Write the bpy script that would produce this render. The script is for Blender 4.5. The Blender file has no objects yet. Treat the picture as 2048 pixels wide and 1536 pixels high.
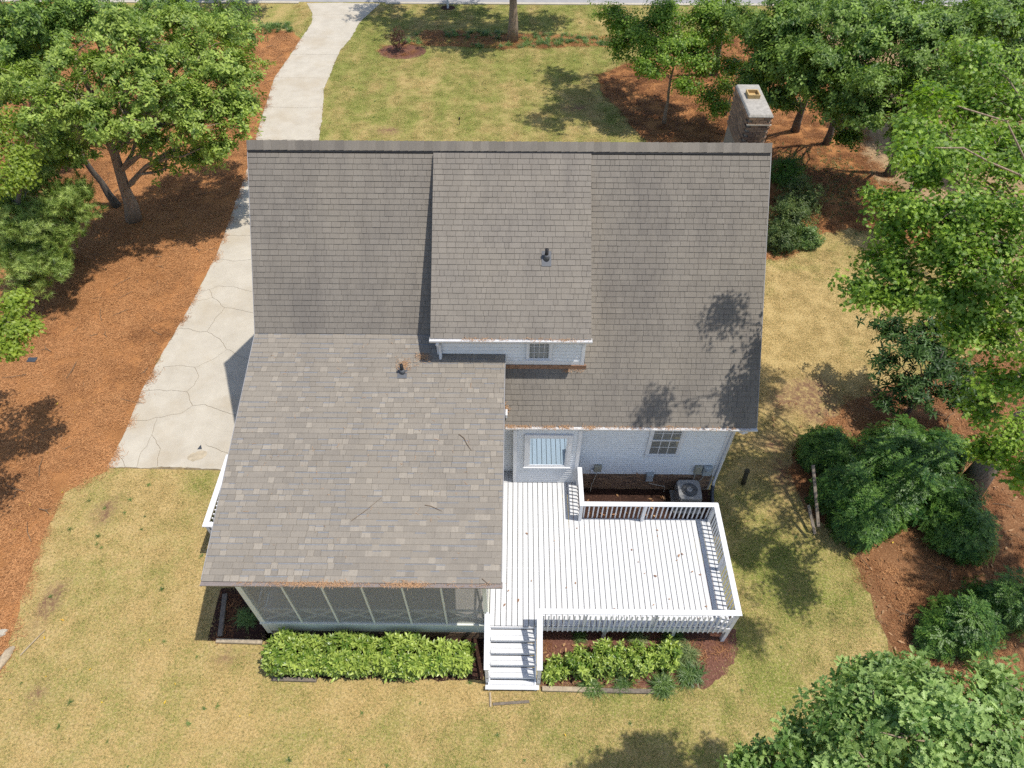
import bpy, bmesh, math, random
import numpy as np
from mathutils import Vector, Matrix
random.seed(7); rng = np.random.default_rng(11)
scene = bpy.context.scene
COL = scene.collection

# ------------------------------------------------------------------ camera, sky, sun, exposure
F_PX, W_PX = 1376.9, 2048.0
PITCH, YAW, ROLL = math.radians(49.339), math.radians(-0.39), math.radians(0.132)
CAM = np.array([0.0, -11.467, 18.283])
_fw = np.array([math.sin(YAW)*math.cos(PITCH), math.cos(YAW)*math.cos(PITCH), -math.sin(PITCH)])
_r0 = np.array([math.cos(YAW), -math.sin(YAW), 0.0]); _u0 = np.cross(_r0, _fw)
_rt = _r0*math.cos(ROLL) + _u0*math.sin(ROLL); _up = _u0*math.cos(ROLL) - _r0*math.sin(ROLL)
cd = bpy.data.cameras.new('camera'); cam = bpy.data.objects.new('camera', cd); COL.objects.link(cam)
cam.matrix_world = Matrix(((_rt[0], _up[0], -_fw[0], CAM[0]), (_rt[1], _up[1], -_fw[1], CAM[1]),
                           (_rt[2], _up[2], -_fw[2], CAM[2]), (0, 0, 0, 1)))
cd.sensor_width = 36.0; cd.lens = 36.0*F_PX/W_PX; cd.clip_start = 0.1; cd.clip_end = 2000
scene.camera = cam

SUN = Vector((0.40, -0.070, 1.0)).normalized()
world = bpy.data.worlds.new('World'); scene.world = world; world.use_nodes = True
wn = world.node_tree; wn.nodes.clear()
sky = wn.nodes.new('ShaderNodeTexSky'); sky.sky_type = 'NISHITA'; sky.sun_disc = False
sky.sun_elevation = math.asin(SUN.z); sky.sun_rotation = math.atan2(SUN.x, SUN.y)
sky.air_density = 1.0; sky.dust_density = 1.2; sky.ozone_density = 1.0
bg = wn.nodes.new('ShaderNodeBackground'); bg.inputs[1].default_value = 0.15
wo = wn.nodes.new('ShaderNodeOutputWorld')
wn.links.new(sky.outputs[0], bg.inputs[0]); wn.links.new(bg.outputs[0], wo.inputs[0])
sl = bpy.data.lights.new('sun', 'SUN'); sl.energy = 4.2; sl.angle = math.radians(0.55); sl.color = (1.0, 0.955, 0.88)
so = bpy.data.objects.new('sun', sl); COL.objects.link(so)
so.rotation_euler = SUN.to_track_quat('Z', 'Y').to_euler(); so.location = (10, -5, 40)
vs = scene.view_settings; vs.view_transform = 'Standard'; vs.look = 'None'; vs.exposure = 0.22; vs.gamma = 1.0
scene.cycles.max_bounces = 4; scene.cycles.transparent_max_bounces = 8
scene.cycles.diffuse_bounces = 2; scene.cycles.glossy_bounces = 2; scene.cycles.transmission_bounces = 2
scene.cycles.use_denoising = False; scene.cycles.use_adaptive_sampling = True; scene.cycles.adaptive_threshold = 0.02

def at(u, v, z=0.0):
    """the point at height z seen at photo pixel (u, v)"""
    k = _fw + _rt*(u-1024)/F_PX + _up*(768-v)/F_PX
    q = CAM + k*((z-CAM[2])/k[2]); return (float(q[0]), float(q[1]), float(z))
def depth_of(p): return float((np.array(p)-CAM) @ _fw)

# ------------------------------------------------------------------ materials
MATS = {}
def nmat(name):
    m = bpy.data.materials.new(name); m.use_nodes = True; nt = m.node_tree
    b = nt.nodes['Principled BSDF']; MATS[name] = m
    return m, nt, b
def N(nt, t, **kw):
    n = nt.nodes.new(t)
    for k, v in kw.items(): setattr(n, k, v)
    return n
def mixc(nt, fac, a, b, mode='MIX'):
    n = N(nt, 'ShaderNodeMix', data_type='RGBA', blend_type=mode)
    for sock, val in ((0, fac), (6, a), (7, b)):
        if hasattr(val, 'is_linked') or hasattr(val, 'links'): nt.links.new(val, n.inputs[sock])
        else: n.inputs[sock].default_value = val if sock == 0 else (val[0], val[1], val[2], 1)
    return n.outputs[2]
def noise(nt, scale, detail=4, rough=0.6, coord='Object', dist=0.0, stretch=None):
    tc = N(nt, 'ShaderNodeTexCoord'); n = N(nt, 'ShaderNodeTexNoise')
    n.inputs['Scale'].default_value = scale; n.inputs['Detail'].default_value = detail
    n.inputs['Roughness'].default_value = rough; n.inputs['Distortion'].default_value = dist
    src = tc.outputs[coord]
    if coord == 'World':
        pass
    if stretch:
        mp = N(nt, 'ShaderNodeMapping'); mp.inputs['Scale'].default_value = stretch
        nt.links.new(src, mp.inputs['Vector']); src = mp.outputs[0]
    nt.links.new(src, n.inputs['Vector']); return n.outputs['Fac']
def ramp(nt, fac, lo, hi, a=0.0, b=1.0):
    n = N(nt, 'ShaderNodeMapRange'); nt.links.new(fac, n.inputs[0])
    n.inputs[1].default_value = lo; n.inputs[2].default_value = hi; n.inputs[3].default_value = a; n.inputs[4].default_value = b
    return n.outputs[0]
def attr(nt, name, typ='GEOMETRY', out='Fac'):
    n = N(nt, 'ShaderNodeAttribute'); n.attribute_name = name; n.attribute_type = typ; return n.outputs[out]
def geopos(nt): return N(nt, 'ShaderNodeNewGeometry').outputs['Position']
def pnoise(nt, scale, detail=4, rough=0.6, stretch=None):
    """noise in world position, so neighbouring pieces differ"""
    n = N(nt, 'ShaderNodeTexNoise'); n.inputs['Scale'].default_value = scale
    n.inputs['Detail'].default_value = detail; n.inputs['Roughness'].default_value = rough
    src = geopos(nt)
    if stretch:
        mp = N(nt, 'ShaderNodeMapping'); mp.inputs['Scale'].default_value = stretch
        nt.links.new(src, mp.inputs['Vector']); src = mp.outputs[0]
    nt.links.new(src, n.inputs['Vector']); return n.outputs['Fac']
def bump(nt, b, h, strength=0.3, dist=0.01):
    n = N(nt, 'ShaderNodeBump'); n.inputs['Strength'].default_value = strength; n.inputs['Distance'].default_value = dist
    nt.links.new(h, n.inputs['Height']); nt.links.new(n.outputs[0], b.inputs['Normal'])
def setc(nt, b, c): nt.links.new(c, b.inputs['Base Color'])

def simple(name, col, rough=0.6, var=0.12, scale=8.0, spec=0.3, metal=0.0, bmp=0.0, bscale=60, tint=None, stain=None, sscale=1.3):
    m, nt, b = nmat(name)
    n1 = pnoise(nt, scale); dark = tuple(c*(1-var) for c in col); lite = tuple(min(1, c*(1+var)) for c in col)
    c = mixc(nt, ramp(nt, n1, 0.3, 0.7), dark, lite)
    if stain:
        c = mixc(nt, ramp(nt, pnoise(nt, sscale, 6, 0.7), 0.52, 0.75, 0, 0.7), c, stain)
    setc(nt, b, c); b.inputs['Roughness'].default_value = rough; b.inputs['Metallic'].default_value = metal
    b.inputs['Specular IOR Level'].default_value = spec
    if bmp: bump(nt, b, pnoise(nt, bscale, 3), bmp, 0.01)
    return m

def shingle_mat(name, a, bcol, streak, grain=0.10):
    m, nt, b = nmat(name)
    t = attr(nt, 'tone')
    c = mixc(nt, t, a, bcol)
    g = pnoise(nt, 95, 2, 0.8); c = mixc(nt, ramp(nt, g, 0.25, 0.75, 0, 1), tuple(x*(1-grain*2) for x in (1, 1, 1)), tuple(1+grain for x in (1, 1, 1)), 'MIX') if False else c
    c = mixc(nt, ramp(nt, g, 0.35, 0.72, 0, 0.35), c, (0.06, 0.055, 0.05))
    c = mixc(nt, ramp(nt, pnoise(nt, 9, 3, .7, (5, .6, .6)), .5, .72, 0, .3), c, (0.09, 0.08, 0.07))
    c = mixc(nt, ramp(nt, pnoise(nt, 140, 1), 0.55, 0.75, 0, 0.5), c, (0.42, 0.38, 0.33))
    s = pnoise(nt, 1.0, 5, 0.65, (1.4, 0.22, 0.22))
    c = mixc(nt, ramp(nt, s, 0.45, 0.75, 0, streak), c, (0.075, 0.068, 0.066))
    c = mixc(nt, ramp(nt, pnoise(nt, 0.5, 3), 0.45, 0.7, 0, 0.25), c, (0.27, 0.235, 0.185))
    setc(nt, b, c); b.inputs['Roughness'].default_value = 0.92; b.inputs['Specular IOR Level'].default_value = 0.15
    bump(nt, b, g, 0.35, 0.006); return m
M_SH_OLD = shingle_mat('weathered_shingle', (0.13, 0.115, 0.098), (0.285, 0.253, 0.213), 0.4)
M_SH_NEW = shingle_mat('laminated_shingle', (0.12, 0.107, 0.093), (0.44, 0.385, 0.31), 0.15)
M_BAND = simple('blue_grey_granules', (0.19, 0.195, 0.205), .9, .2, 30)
M_WHITE = simple('white_siding_paint', (0.74, 0.755, 0.77), 0.5, 0.03, 3, 0.35, stain=(0.62, 0.62, 0.6), sscale=2.2)
M_LAP = simple('siding_lap_shade', (0.67, 0.68, 0.695), 0.7, 0.15, 9)  # greyer strip paints in the shadow line under each siding lap
M_TRIM = simple('white_trim_paint', (0.69, 0.69, 0.70), 0.45, 0.03, 4, 0.35)
M_SOFFIT = simple('cream_trim_paint', (0.62, 0.60, 0.50), 0.6, 0.05, 4)
M_PORCHTRIM = simple('porch_trim_paint', (0.66, 0.67, 0.58), 0.55, 0.05, 5)
def deck_mat():
    m, nt, b = nmat('deck_paint')
    c = mixc(nt, ramp(nt, pnoise(nt, 2.0, 5, 0.65, (6, .5, 1)), 0.35, 0.75, 0, 0.55), (0.60, 0.60, 0.605), (0.47, 0.465, 0.45))
    c = mixc(nt, ramp(nt, attr(nt, 'tone'), 0, 1, 0.0, 0.25), c, (0.58, 0.60, 0.62))
    c = mixc(nt, ramp(nt, pnoise(nt, 55, 3, .7, (1, .2, 1)), 0.62, 0.74, 0, 0.35), c, (0.42, 0.40, 0.37))
    setc(nt, b, c); b.inputs['Roughness'].default_value = 0.55; b.inputs['Specular IOR Level'].default_value = 0.3
    bump(nt, b, pnoise(nt, 60, 3, .6, (3, .3, 1)), 0.15, 0.004); return m
M_DECK = deck_mat()
def concrete_mat():
    m, nt, b = nmat('driveway_concrete')
    c = mixc(nt, ramp(nt, pnoise(nt, 1.2, 6, .7), 0.3, 0.7), (0.40, 0.355, 0.285), (0.52, 0.47, 0.385))
    c = mixc(nt, ramp(nt, pnoise(nt, 45, 3, .8), 0.3, 0.72, 0, 0.40), c, (0.30, 0.265, 0.21))
    c = mixc(nt, ramp(nt, pnoise(nt, 110, 2, .8), 0.5, 0.7, 0, 0.5), c, (0.62, 0.585, 0.51))
    c = mixc(nt, ramp(nt, pnoise(nt, .55, 4, .6), 0.48, 0.68, 0, 0.5), c, (0.37, 0.305, 0.215))
    setc(nt, b, c); b.inputs['Roughness'].default_value = 0.9; b.inputs['Specular IOR Level'].default_value = 0.2
    bump(nt, b, pnoise(nt, 80, 3), 0.25, 0.006); return m
M_CONC = concrete_mat()
M_CRACK = simple('crack_soil', (0.19, 0.145, 0.09), 0.95, 0.3, 6)
M_STAIN = simple('rust_stain', (0.40, 0.335, 0.24), 0.9, 0.2, 8)
M_ASPH = simple('street_asphalt', (0.30, 0.29, 0.285), 0.9, 0.1, 2.0, 0.2, bmp=0.2)
def lawn_mat():
    m, nt, b = nmat('lawn_ground')
    g = attr(nt, 'green')
    n = pnoise(nt, 7, 5, 0.75); md = N(nt, 'ShaderNodeMath', operation='ADD'); nt.links.new(g, md.inputs[0])
    nt.links.new(ramp(nt, n, 0.25, 0.75, -0.42, 0.42), md.inputs[1])
    c = mixc(nt, ramp(nt, md.outputs[0], 0.1, 0.9), (0.47, 0.335, 0.14), (0.20, 0.225, 0.045))
    c = mixc(nt, ramp(nt, pnoise(nt, 15, 4, .8), 0.34, 0.54, 0.85, 0), c, (0.10, 0.085, 0.03))
    c = mixc(nt, ramp(nt, pnoise(nt, 19, 3, .8), 0.52, 0.66, 0, .75), c, (0.56, 0.43, 0.22))
    bm_ = N(nt, 'ShaderNodeMath', operation='MULTIPLY'); nt.links.new(attr(nt, 'bare'), bm_.inputs[0]); nt.links.new(ramp(nt, pnoise(nt, 5, 5, .8), .38, .58, .1, 1.3), bm_.inputs[1]); bm_.use_clamp = True
    c = mixc(nt, bm_.outputs[0], c, (0.19, 0.11, 0.065))
    setc(nt, b, c); b.inputs['Roughness'].default_value = 0.95; b.inputs['Specular IOR Level'].default_value = 0.1
    bump(nt, b, pnoise(nt, 45, 4, .8), 0.7, 0.03); return m
M_LAWN = lawn_mat()
def blade_mat(name, dry, green, iname='green', trans=0.25):
    m, nt, b = nmat(name)
    oi = N(nt, 'ShaderNodeObjectInfo')
    g = attr(nt, iname, 'INSTANCER'); t = attr(nt, 'tone')
    md = N(nt, 'ShaderNodeMath', operation='ADD'); nt.links.new(g, md.inputs[0]); nt.links.new(ramp(nt, t, 0, 1, -.45, .45), md.inputs[1])
    c = mixc(nt, ramp(nt, md.outputs[0], 0.15, 0.85), dry, green)
    c = mixc(nt, ramp(nt, pnoise(nt, 13, 4, .75), .50, .64, 0, .8), c, tuple(x*1.3 for x in dry))
    c = mixc(nt, ramp(nt, pnoise(nt, 16, 4, .75), .36, .5, .8, 0), c, tuple(x*.35 for x in green) if iname == 'green' else tuple(x*.5 for x in dry))
    setc(nt, b, c); b.inputs['Roughness'].default_value = 0.7; b.inputs['Specular IOR Level'].default_value = 0.15
    tr = N(nt, 'ShaderNodeBsdfTranslucent'); nt.links.new(c, tr.inputs[0]); mx = N(nt, 'ShaderNodeMixShader'); mx.inputs[0].default_value = trans
    nt.links.new(b.outputs[0], mx.inputs[1]); nt.links.new(tr.outputs[0], mx.inputs[2]); nt.links.new(mx.outputs[0], nt.nodes['Material Output'].inputs[0])
    return m
M_BLADE = blade_mat('grass_blade', (0.58, 0.425, 0.19), (0.25, 0.315, 0.065))
M_STRAW = blade_mat('pine_straw_needle', (0.23, 0.098, 0.040), (0.64, 0.325, 0.138), 'red', 0.1)
def soil_mat(name, a, bcol, scale=26, spots=None):
    m, nt, b = nmat(name)
    c = mixc(nt, ramp(nt, pnoise(nt, scale, 5, .75), 0.3, 0.7), a, bcol)
    c = mixc(nt, ramp(nt, pnoise(nt, .8, 4, .6), 0.4, 0.7, 0, .45), c, tuple(x*0.6 for x in a))
    if spots: c = mixc(nt, ramp(nt, pnoise(nt, 18, 3, .7), 0.58, 0.68, 0, .8), c, spots)
    setc(nt, b, c); b.inputs['Roughness'].default_value = 0.95; b.inputs['Specular IOR Level'].default_value = 0.1
    bump(nt, b, pnoise(nt, scale*1.5, 4, .8), 0.8, 0.03); return m
M_STRAWBED = soil_mat('pine_straw_bed', (0.22, 0.095, 0.036), (0.55, 0.26, 0.10))
M_TANLIT = soil_mat('tan_leaf_litter', (0.20, 0.12, 0.065), (0.50, 0.36, 0.20), 9, (0.12, 0.07, 0.04))
M_LITTER = soil_mat('leaf_litter_bed', (0.14, 0.065, 0.03), (0.34, 0.17, 0.08), 20, (0.45, 0.29, 0.16))
M_MULCH = soil_mat('bark_mulch', (0.022, 0.013, 0.010), (0.085, 0.042, 0.030), 18, (0.13, 0.07, 0.045))
M_MULCHRED = soil_mat('red_bark_mulch', (0.09, 0.040, 0.028), (0.24, 0.115, 0.08), 18, (0.30, 0.17, 0.12))
M_DUST = soil_mat('bare_soil', (0.22, 0.125, 0.075), (0.36, 0.23, 0.14), 14)
def bark_mat(name, a, bcol):
    m, nt, b = nmat(name)
    h = pnoise(nt, 9, 5, .7, (2.2, 2.2, .45)); c = mixc(nt, ramp(nt, h, .3, .7), a, bcol)
    c = mixc(nt, ramp(nt, pnoise(nt, 1.5, 3), .5, .75, 0, .4), c, (0.16, 0.15, 0.12))
    setc(nt, b, c); b.inputs['Roughness'].default_value = .95; bump(nt, b, h, .9, .03); return m
M_BARK = bark_mat('oak_bark', (0.14, 0.10, 0.07), (0.42, 0.315, 0.22))
M_BARKD = bark_mat('dark_bark', (0.06, 0.05, 0.042), (0.17, 0.14, 0.115))
def leaf_mat(name, a, bcol, rough=0.45, trans=0.35, spec=0.4, lt=None):
    m, nt, b = nmat(name)
    oi = N(nt, 'ShaderNodeObjectInfo'); t = attr(nt, 'tone')
    md = N(nt, 'ShaderNodeMath', operation='ADD'); nt.links.new(oi.outputs['Random'], md.inputs[0])
    nt.links.new(ramp(nt, t, 0, 1, -.4, .4), md.inputs[1])
    c = mixc(nt, ramp(nt, md.outputs[0], 0, 1), a, bcol)
    c = mixc(nt, ramp(nt, pnoise(nt, .9, 3), .35, .7, 0, .35), c, tuple(x*.62 for x in a))
    setc(nt, b, c); b.inputs['Roughness'].default_value = rough; b.inputs['Specular IOR Level'].default_value = spec
    tr = N(nt, 'ShaderNodeBsdfTranslucent'); tc = mixc(nt, 1.0, c, lt or (1.1, 1.25, .5), 'MULTIPLY'); nt.links.new(tc, tr.inputs[0])
    mx = N(nt, 'ShaderNodeMixShader'); mx.inputs[0].default_value = trans
    nt.links.new(b.outputs[0], mx.inputs[1]); nt.links.new(tr.outputs[0], mx.inputs[2]); nt.links.new(mx.outputs[0], nt.nodes['Material Output'].inputs[0])
    return m
M_OAK = leaf_mat('oak_leaf', (0.10, 0.175, 0.022), (0.47, 0.58, 0.12))
M_OAKD = leaf_mat('dark_oak_leaf', (0.05, 0.115, 0.018), (0.33, 0.47, 0.09))
M_WOAK = leaf_mat('white_oak_leaf', (0.10, 0.20, 0.04), (0.44, 0.58, 0.19), spec=.4)
M_MAPLE = leaf_mat('maple_leaf', (0.10, 0.20, 0.018), (0.38, 0.53, 0.075), trans=.42)
M_MAPLEY = leaf_mat('lime_maple_leaf', (0.19, 0.27, 0.028), (0.37, 0.46, 0.06), trans=.45)
M_PINE = leaf_mat('pine_needle', (0.15, 0.235, 0.045), (0.50, 0.60, 0.165), trans=.3)
M_MAG = leaf_mat('magnolia_leaf', (0.025, 0.065, 0.014), (0.10, 0.185, 0.04), .45, .25, .35)
M_NAND = leaf_mat('nandina_leaf', (0.03, 0.10, 0.016), (0.19, 0.33, 0.055), trans=.4)
M_HEDGE = leaf_mat('hedge_leaf', (0.11, 0.20, 0.02), (0.50, 0.60, 0.13), .35, .3, .5)
M_AZAL = leaf_mat('azalea_leaf', (0.05, 0.10, 0.025), (0.19, 0.24, 0.07), trans=.35)
M_LIRI = leaf_mat('lilyturf_leaf', (0.07, 0.14, 0.035), (0.26, 0.37, 0.10), .4, .3)
M_LIRIY = leaf_mat('pale_lilyturf_leaf', (0.10, 0.16, 0.05), (0.36, 0.40, 0.16), .4, .3)
M_BURG = leaf_mat('burgundy_leaf', (0.06, 0.02, 0.014), (0.16, 0.06, 0.035), lt=(1.2, .6, .4))
M_FALL = leaf_mat('fallen_leaf', (0.30, 0.14, 0.06), (0.50, 0.30, 0.14), .6, .15, lt=(1, 1, 1))
M_YELLOW = leaf_mat('yellow_leaf', (0.60, 0.34, 0.02), (0.72, 0.52, 0.05), .5, .2, lt=(1, 1, 1))
def brick_mat():
    m, nt, b = nmat('brick_clay')
    oi = N(nt, 'ShaderNodeObjectInfo'); c = mixc(nt, oi.outputs['Random'], (0.15, 0.095, 0.066), (0.36, 0.225, 0.135))
    c = mixc(nt, ramp(nt, pnoise(nt, 25, 4, .7), .4, .7, 0, .5), c, (0.10, 0.075, 0.06))
    setc(nt, b, c); b.inputs['Roughness'].default_value = .92; bump(nt, b, pnoise(nt, 90, 3), .3, .005); return m
M_BRICK = brick_mat()
M_MORTAR = simple('mortar', (0.27, 0.23, 0.18), .95, .2, 20)
M_CAP = simple('chimney_cap_concrete', (0.34, 0.315, 0.275), .95, .2, 14, .2, bmp=.5, bscale=80)
M_FLUE = simple('clay_flue', (0.44, 0.30, 0.13), .8, .15, 9)
M_GUTW = simple('white_gutter', (0.62, 0.61, 0.60), .45, .06, 3, .4, stain=(.38, .34, .31), sscale=4)
M_GUTB = simple('brown_gutter', (0.24, 0.205, 0.19), .4, .08, 3, .4, stain=(.30, .26, .24), sscale=4)
M_DRIP = simple('drip_edge', (0.30, 0.29, 0.285), .4, .08, 3, .4)
M_BLACK = simple('black_vent', (0.018, 0.018, 0.02), .6, .2, 6)
M_DPIPE = simple('dark_metal_pipe', (0.05, 0.055, 0.065), .5, .2, 10, .4)
M_BOOT = simple('grey_pipe_boot', (0.10, 0.105, 0.115), .55, .15, 10, .4)
M_ACG = simple('condenser_paint', (0.30, 0.295, 0.285), .5, .06, 6, .4)
M_ACD = simple('condenser_dark', (0.05, 0.055, 0.06), .55, .1, 6, .4)
M_BEIGE = simple('beige_plastic', (0.33, 0.32, 0.255), .5, .06, 5, .4)
M_UTIL = simple('utility_grey', (0.36, 0.40, 0.42), .4, .06, 5, .45)
M_WOODG = simple('weathered_timber', (0.17, 0.14, 0.11), .9, .3, 12, .2, bmp=.5, bscale=30)
M_WOODL = simple('pale_timber', (0.36, 0.29, 0.20), .9, .25, 12, .2, bmp=.4, bscale=30)
M_LOGD = simple('dark_log', (0.062, 0.052, 0.032), .9, .3, 12, .2, bmp=.4, bscale=30)
M_TWIG = simple('twig_bark', (0.17, 0.115, 0.07), .9, .3, 12)
M_STONE = simple('pale_stone', (0.42, 0.38, 0.31), .9, .2, 9, bmp=.4)
M_PFLOOR = simple('porch_floor_paint', (0.56, 0.52, 0.47), .5, .06, 2, .35)
M_PWALL = simple('porch_inside_wall', (0.62, 0.58, 0.50), .7, .06, 2)
M_FLASH = simple('rusty_flashing', (0.28, 0.16, 0.10), .8, .25, 9)
M_DEBRIS = simple('needle_debris', (0.46, 0.28, 0.155), .9, .55, 60)
M_CABLE = simple('grey_cable', (0.48, 0.46, 0.40), .6, .1, 5)
def glass_mat(name, refl, dark, k):
    m, nt, b = nmat(name)
    b.inputs['Base Color'].default_value = (*dark, 1); b.inputs['Roughness'].default_value = .35
    g = N(nt, 'ShaderNodeBsdfGlossy'); g.inputs[0].default_value = (*refl, 1); g.inputs[1].default_value = 0.015
    mx = N(nt, 'ShaderNodeMixShader'); mx.inputs[0].default_value = k
    nt.links.new(b.outputs[0], mx.inputs[1]); nt.links.new(g.outputs[0], mx.inputs[2]); nt.links.new(mx.outputs[0], nt.nodes['Material Output'].inputs[0])
    return m
M_GLASSR = glass_mat('coated_glass', (0.62, 0.80, 0.95), (0.03, 0.045, 0.055), .62)
M_GLASSD = glass_mat('dark_window_glass', (0.8, 0.9, 0.95), (0.05, 0.055, 0.055), .08)
M_GLASS = glass_mat('window_glass', (0.85, 0.9, 0.95), (0.20, 0.20, 0.19), .14)
def screen_mat():
    m, nt, b = nmat('insect_screen')
    b.inputs['Base Color'].default_value = (.40, .395, .37, 1); b.inputs['Roughness'].default_value = .6
    t = N(nt, 'ShaderNodeBsdfTransparent'); mx = N(nt, 'ShaderNodeMixShader'); mx.inputs[0].default_value = .66
    nt.links.new(b.outputs[0], mx.inputs[1]); nt.links.new(t.outputs[0], mx.inputs[2]); nt.links.new(mx.outputs[0], nt.nodes['Material Output'].inputs[0])
    return m
M_SCREEN = screen_mat()

# ------------------------------------------------------------------ mesh helpers
class MB:
    def __init__(s): s.v = []; s.f = []; s.t = []
    def face(s, pts, t=0.5):
        n = len(s.v); s.v += [tuple(p) for p in pts]; s.f.append(tuple(range(n, n+len(pts)))); s.t.append(t)
    def box(s, x0, x1, y0, y1, z0, z1, t=0.5):
        n = len(s.v); s.v += [(x0, y0, z0), (x1, y0, z0), (x1, y1, z0), (x0, y1, z0), (x0, y0, z1), (x1, y0, z1), (x1, y1, z1), (x0, y1, z1)]
        for q in ((0, 3, 2, 1), (4, 5, 6, 7), (0, 1, 5, 4), (1, 2, 6, 5), (2, 3, 7, 6), (3, 0, 4, 7)):
            s.f.append(tuple(n+i for i in q)); s.t.append(t)
    def hexa(s, p, t=0.5):
        """8 points ordered as box()"""
        n = len(s.v); s.v += [tuple(q) for q in p]
        for q in ((0, 3, 2, 1), (4, 5, 6, 7), (0, 1, 5, 4), (1, 2, 6, 5), (2, 3, 7, 6), (3, 0, 4, 7)):
            s.f.append(tuple(n+i for i in q)); s.t.append(t)
    def prism(s, poly, axis, a0, a1, t=0.5):
        """poly of (p, q) extruded along axis: x -> (y,z), y -> (x,z), z -> (x,y)"""
        mk = {'x': lambda p, a: (a, p[0], p[1]), 'y': lambda p, a: (p[0], a, p[1]), 'z': lambda p, a: (p[0], p[1], a)}[axis]
        n = len(s.v); k = len(poly); s.v += [mk(p, a0) for p in poly] + [mk(p, a1) for p in poly]
        s.f.append(tuple(range(n, n+k))[::-1]); s.f.append(tuple(range(n+k, n+2*k))); s.t += [t, t]
        for i in range(k):
            j = (i+1) % k; s.f.append((n+i, n+j, n+k+j, n+k+i)); s.t.append(t)
    def tube(s, pts, radii, sides=7, t=0.5, cap=True):
        pts = [Vector(p) for p in pts]; n0 = len(s.v); prev = None
        for i, p in enumerate(pts):
            d = (pts[min(i+1, len(pts)-1)]-pts[max(i-1, 0)]).normalized()
            a = prev if prev is not None else (Vector((1, 0, 0)) if abs(d.x) < .9 else Vector((0, 1, 0)))
            a = (a-d*a.dot(d)).normalized(); prev = a; b = d.cross(a); r = radii[i] if hasattr(radii, '__len__') else radii
            for k in range(sides):
                th = 2*math.pi*k/sides; s.v.append(tuple(p+a*(r*math.cos(th))+b*(r*math.sin(th))))
        for i in range(len(pts)-1):
            for k in range(sides):
                j = (k+1) % sides; s.f.append((n0+i*sides+k, n0+i*sides+j, n0+(i+1)*sides+j, n0+(i+1)*sides+k)); s.t.append(t)
        if cap:
            s.f.append(tuple(n0+k for k in range(sides))[::-1]); s.f.append(tuple(n0+(len(pts)-1)*sides+k for k in range(sides))); s.t += [t, t]
    def mesh(s, name, mat, off=(0, 0, 0), smooth=False, tone=True):
        me = bpy.data.meshes.new(name); o = off
        me.from_pydata([(v[0]-o[0], v[1]-o[1], v[2]-o[2]) for v in s.v], [], s.f)
        if tone:
            a = me.attributes.new('tone', 'FLOAT', 'FACE'); a.data.foreach_set('value', np.array(s.t, dtype=np.float32))
        if mat: me.materials.append(mat)
        if smooth: me.polygons.foreach_set('use_smooth', [True]*len(me.polygons))
        me.update(); return me
ORG = {}
def place(name, me, parent=None, loc=None, kind=None, label=None, cat=None, group=None):
    o = bpy.data.objects.new(name, me); COL.objects.link(o)
    if parent is not None:
        o.parent = parent; org = ORG[parent.name]
    else: org = (0, 0, 0)
    if loc is not None: o.location = (loc[0]-org[0], loc[1]-org[1], loc[2]-org[2]); ORG[o.name] = tuple(loc)
    else: ORG[o.name] = org
    if kind: o['kind'] = kind
    if label: o['label'] = label
    if cat: o['category'] = cat
    if group: o['group'] = group
    return o
def part(name, mb, mat, parent, smooth=False, kind=None, label=None):
    return place(name, mb.mesh(name, mat, ORG[parent.name], smooth), parent, None, kind, label)
def thing(name, label, cat, loc, group=None):
    return place(name, None, None, loc, None, label, cat, group)
def single(name, mb, mat, label, cat, group=None, smooth=False, loc=None, kind=None):
    loc = loc or tuple(np.mean(np.array(mb.v), axis=0)[:2]) + (min(v[2] for v in mb.v),)
    return place(name, mb.mesh(name, mat, loc, smooth), None, loc, kind, label, cat, group)
def structure(name, mb, mat): return place(name, mb.mesh(name, mat), None, (0, 0, 0), 'structure')
def bevel(o, w=0.006, seg=1):
    m = o.modifiers.new('bevel', 'BEVEL'); m.width = w; m.segments = seg; m.limit_method = 'ANGLE'; return o

# value noise in numpy
_perm = rng.random((256, 256))
def vnoise(x, y, s):
    x = np.asarray(x)*s+1000; y = np.asarray(y)*s+1000; xi = np.floor(x).astype(int); yi = np.floor(y).astype(int)
    fx = x-xi; fy = y-yi; fx = fx*fx*(3-2*fx); fy = fy*fy*(3-2*fy); g = lambda a, b: _perm[a % 256, b % 256]
    return (g(xi, yi)*(1-fx)+g(xi+1, yi)*fx)*(1-fy)+(g(xi, yi+1)*(1-fx)+g(xi+1, yi+1)*fx)*fy
def inside(poly, x, y):
    p = np.array(poly); n = len(p); r = np.zeros(np.shape(x), bool)
    for i in range(n):
        x0, y0 = p[i][:2]; x1, y1 = p[(i+1) % n][:2]
        c = ((y0 > y) != (y1 > y)); r ^= c & (x < (x1-x0)*(y-y0)/((y1-y0) if y1 != y0 else 1e-9)+x0)
    return r
def jag(poly, step=0.25, amp=0.06, closed=True, seed=0):
    r = random.Random(seed); out = []; n = len(poly)
    for i in range(n if closed else n-1):
        a = poly[i]; b = poly[(i+1) % n]; L = math.hypot(b[0]-a[0], b[1]-a[1]); k = max(1, int(L/step))
        for j in range(k):
            t = j/k; px, py = a[0]+(b[0]-a[0])*t, a[1]+(b[1]-a[1])*t
            if j: px += r.gauss(0, amp); py += r.gauss(0, amp)
            out.append((px, py))
    if not closed: out.append(tuple(poly[-1][:2]))
    return out

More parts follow.
